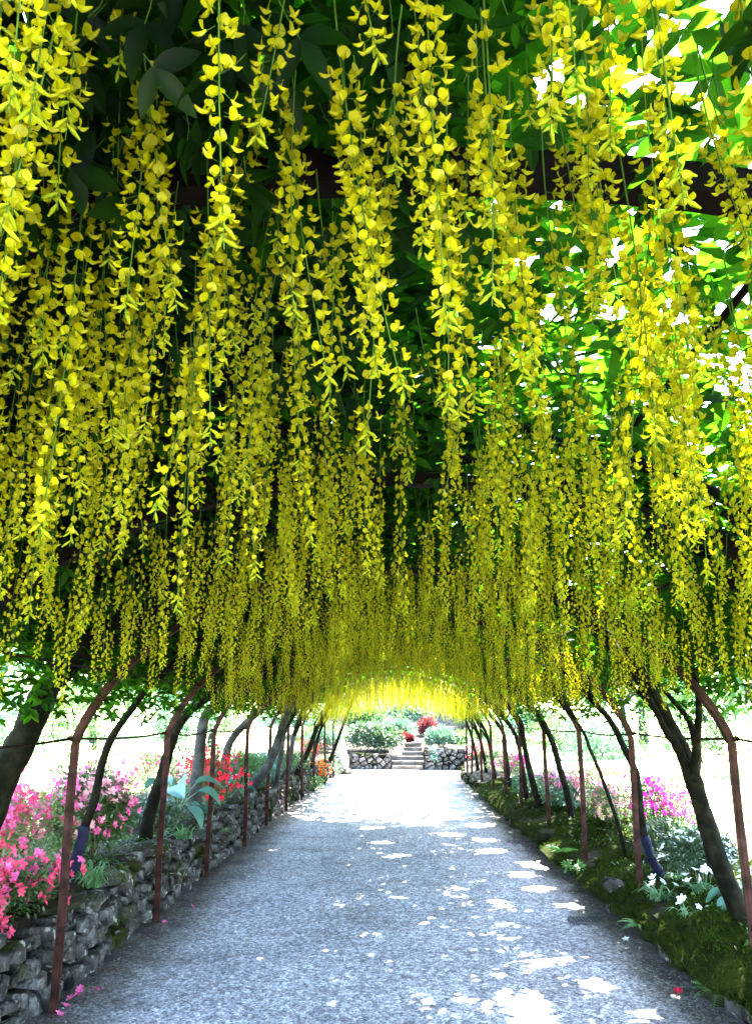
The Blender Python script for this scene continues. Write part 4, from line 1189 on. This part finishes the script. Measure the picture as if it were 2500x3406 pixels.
# cut log stump behind the thick trunk
st = thing('cut_stump', 'sawn-off tree stump behind the rose-red azalea', 'stump', (-2.62, 5.55, .52))
MB().add(*tube([(0, 0, -.05), (.01, 0, .3), (.03, .01, .72)], [.07, .055, .05], 10, wob=.06)).obj('trunk', [M['bark']], st, smooth=True)
MB().add(*tube([(.03, .01, .722), (.031, .01, .732)], [.046, .044], 10)).obj('cut_face', [M['cut']], st)

# ------------------------------------------------------------------ garden trees beyond
def crown_mesh(rx, rz, nclump, per, ls, mat):
    d = rand_dirs(nclump, -.8, 1); q = rng.uniform(.35, 1, nclump) ** .5
    c = d * q[:, None] * np.array([rx, rx, rz]); sz = rng.uniform(.16, .34, nclump) * rx
    P = []; D = []
    for i in range(nclump):
        dd = rand_dirs(per, -.7, 1); P.append(c[i] + dd * sz[i] * rng.uniform(.5, 1.05, per)[:, None] * np.array([1, 1, .75])); D.append(dd)
    P = np.concatenate(P); D = np.concatenate(D); n = len(P)
    v, f = scatter(lt1, lf1, P, frames(n, D + rng.normal(0, .6, (n, 3)), np.array([0, 0, 1.]) + rng.normal(0, .5, (n, 3))), ls * rng.uniform(.7, 1.3, n))
    return MB().add(v, f).mesh('crown', [mat])
CR = [crown_mesh(1.0, 1.15, 60, 70, .13, M['tree_leaf']), crown_mesh(1.0, .9, 55, 70, .12, M['cool_leaf']), crown_mesh(1.0, 1.3, 60, 70, .12, M['tree_leaf'])]
def garden_tree(label, x, y, r, trunk_h, kind, rad=.14, group='trees in the garden beyond the tunnel'):
    root = thing('garden_tree', label, 'tree', (x, y, ground_z(x, y) - .05), group)
    lean = rng.normal(0, .15, 2)
    P = catmull([(0, 0, 0), (lean[0] * .4, lean[1] * .4, trunk_h * .5), (lean[0], lean[1], trunk_h), (lean[0] * 1.2, lean[1], trunk_h + r * .9)], 4)
    MB().add(*tube(P, np.linspace(rad, rad * .35, len(P)), 9, wob=.07)).obj('trunk', [M['bark_grey']], root, smooth=True)
    for k in range(5):
        a = 1.3 * k + rng.uniform(-.3, .3); b = P[-5]
        e = b + np.array([math.cos(a) * r * .7, math.sin(a) * r * .7, r * rng.uniform(.3, .8)])
        MB().add(*tube(catmull([tuple(b), tuple((b + e) / 2 + np.array([0, 0, .1 * r])), tuple(e)], 4), np.linspace(rad * .4, rad * .1, 9), 6)).obj('limb', [M['bark_grey']], root, smooth=True)
    o = link('crown', CR[kind], root, (lean[0], lean[1], trunk_h + r * .8)); o.scale = (r, r, r); o.rotation_euler = (0, 0, rng.uniform(0, 6)); tag(o, kind='stuff')
for i, (x, y, r, th, k, rad) in enumerate([(-8.5, 14, 1.7, 1.2, 0, .13), (-10, 19, 2.2, 1.4, 1, .16), (-7.8, 22, 1.8, 1.5, 2, .12), (-13, 25, 2.6, 1.6, 0, .2), (-6.0, 28, 1.9, 1.5, 1, .14), (-9.0, 33, 2.8, 1.8, 2, .2), (-15, 16, 2.6, 1.4, 1, .2), (-11, 10.5, 1.9, 1.1, 2, .13)]):
    garden_tree(f'leafy garden tree beyond the dry-stone wall, {ORD[i+1]} tree planted behind the azaleas', x, y, r, th, k, rad)
for i, (x, y, r, th, k, rad) in enumerate([(9.5, 9, 1.6, 1.1, 1, .12), (12, 15, 2.3, 1.3, 0, .16), (8.5, 19, 1.7, 1.4, 2, .13), (13, 23, 2.6, 1.6, 1, .18), (7.6, 27, 1.8, 1.6, 0, .14), (10, 33, 2.8, 1.8, 2, .2), (16, 11, 2.5, 1.4, 0, .2)]):
    garden_tree(f'leafy garden tree beyond the moss bank, {ORD[i+1]} tree out on the sunny lawn', x, y, r, th, k, rad)
for i, (x, y, r, th, k, rad) in enumerate([(-3.2, 46, 3.2, 2, 1, .25), (1.5, 50, 3.5, 2.2, 0, .25), (6.2, 46, 3.2, 2, 2, .25)]):
    garden_tree(f'tall leafy tree on the slope above the steps, {ORD[i+1]} along the crest', x, y, r, th, k, rad)

BS = 'tall shrubs on the sunny lawns'
for i, (x, y, r, h, lf_, lb) in enumerate([(-5.6, 11.2, 1.1, 1.5, 'cool_leaf', 'cool green tall shrub on the lawn left of the coral azalea'), (-6.4, 16.5, 1.4, 1.8, 'tree_leaf', 'tall light shrub on the lawn behind the magenta azalea by the wall'),
        (-5.0, 20.5, 1.2, 1.7, 'cool_leaf', 'cool green tall shrub behind the leaning dark trunk'), (-5.2, 25.5, 1.3, 1.7, 'tree_leaf', 'tall shrub on the lawn behind the red-orange azalea'),
        (-7.6, 12.5, 1.3, 1.9, 'tree_leaf', 'tall loose shrub on the lawn beyond the pale pink azalea'),
        (6.2, 12.6, 1.2, 1.5, 'cool_leaf', 'cool green tall shrub on the lawn behind the peach azalea'), (6.6, 17.8, 1.4, 1.8, 'tree_leaf', 'tall light shrub on the lawn behind the lilac azalea'),
        (5.2, 21.5, 1.2, 1.6, 'cool_leaf', 'cool green tall shrub behind the far magenta azalea'), (5.4, 26.5, 1.3, 1.7, 'tree_leaf', 'tall shrub on the lawn behind the salmon azalea'),
        (6.4, 9.2, 1.1, 1.6, 'tree_leaf', 'tall loose shrub on the lawn beyond the white and green azalea')]):
    shrub(lb, x, y, r, r * .9, h, lf_, 3200, .09, BS)
gc = MB(); n = 9000
y = 4.2 + rng.uniform(0, 1, n) ** 1.4 * 14; x = np.array([edgeL(q) for q in y]) - .22 - rng.uniform(0, 1, n) ** 1.3 * 1.6
P = np.array([(a, b, ground_z(a, b) + c) for a, b, c in zip(x, y, rng.uniform(.0, .07, n))])
v, f = scatter(lt1, lf1, P, frames(n, rand_dirs(n, -.2, .6), np.array([0, 0, 1.]) + rng.normal(0, .4, (n, 3))), rng.uniform(.025, .06, n))
tag(gc.add(v, f).obj('ground_cover', [M['az_leaf']]), 'low dark leafy ground cover under the azaleas behind the wall', 'ground cover', kind='stuff')
gc = MB(); n = 5200
y = 4.2 + rng.uniform(0, 1, n) ** 1.6 * 12; x = np.array([edgeR(q) for q in y]) + .2 + rng.uniform(0, 1, n) ** .8 * 1.6
sel = np.sin(x * 5 + y * 1.3) + np.sin(y * 2.7 - x) > -.1; x = x[sel]; y = y[sel]; n = len(x)
P = np.array([(a, b, max(moss_z(a, b) if a < edgeR(b) + 1.45 else 0, ground_z(a, b)) + c) for a, b, c in zip(x, y, rng.uniform(.0, .05, n))])
v, f = scatter(lt1, lf1, P, frames(n, rand_dirs(n, -.1, .8), np.array([0, 0, 1.]) + rng.normal(0, .4, (n, 3))), rng.uniform(.018, .05, n))
tag(gc.add(v, f).obj('ground_cover', [M['az_leaf']]), 'scattered small green leaves growing through the moss bank', 'ground cover', kind='stuff')

shrub('dark low shrub under the vivid magenta azalea', 2.95, 8.9, .45, .5, .42, 'dark_leaf', 1800, .055)
shrub('low green shrub at the wall corner below the boulder side of the steps', -2.2, 29.2, .8, .6, .8, 'cool_leaf', 2200, .09, EG)
shrub('low green shrub at the corner of the right garden wall', 3.2, 29.5, .6, .6, .7, 'cool_leaf', 2000, .09, EG)
shrub('green shrub closing the view at the head of the steps', .5, 34.6, .9, .6, .9, 'cool_leaf', 2200, .1, EG)
n = 800; y = 4.2 + rng.uniform(0, 1, n) * 16; x = rng.uniform(-2, 1.95, n)
P = np.stack([x, y, np.full(n, .014)], 1)
v, f = scatter(lt1, lf1, P, frames(n, rand_dirs(n, -.1, .1), np.array([0, 0, 1.]) + rng.normal(0, .3, (n, 3))), rng.uniform(.008, .02, n))
tag(MB().add(v, f).obj('fallen_petals', [M['petal']]), 'tiny fallen yellow petals scattered over the gravel path', 'petals', kind='stuff')
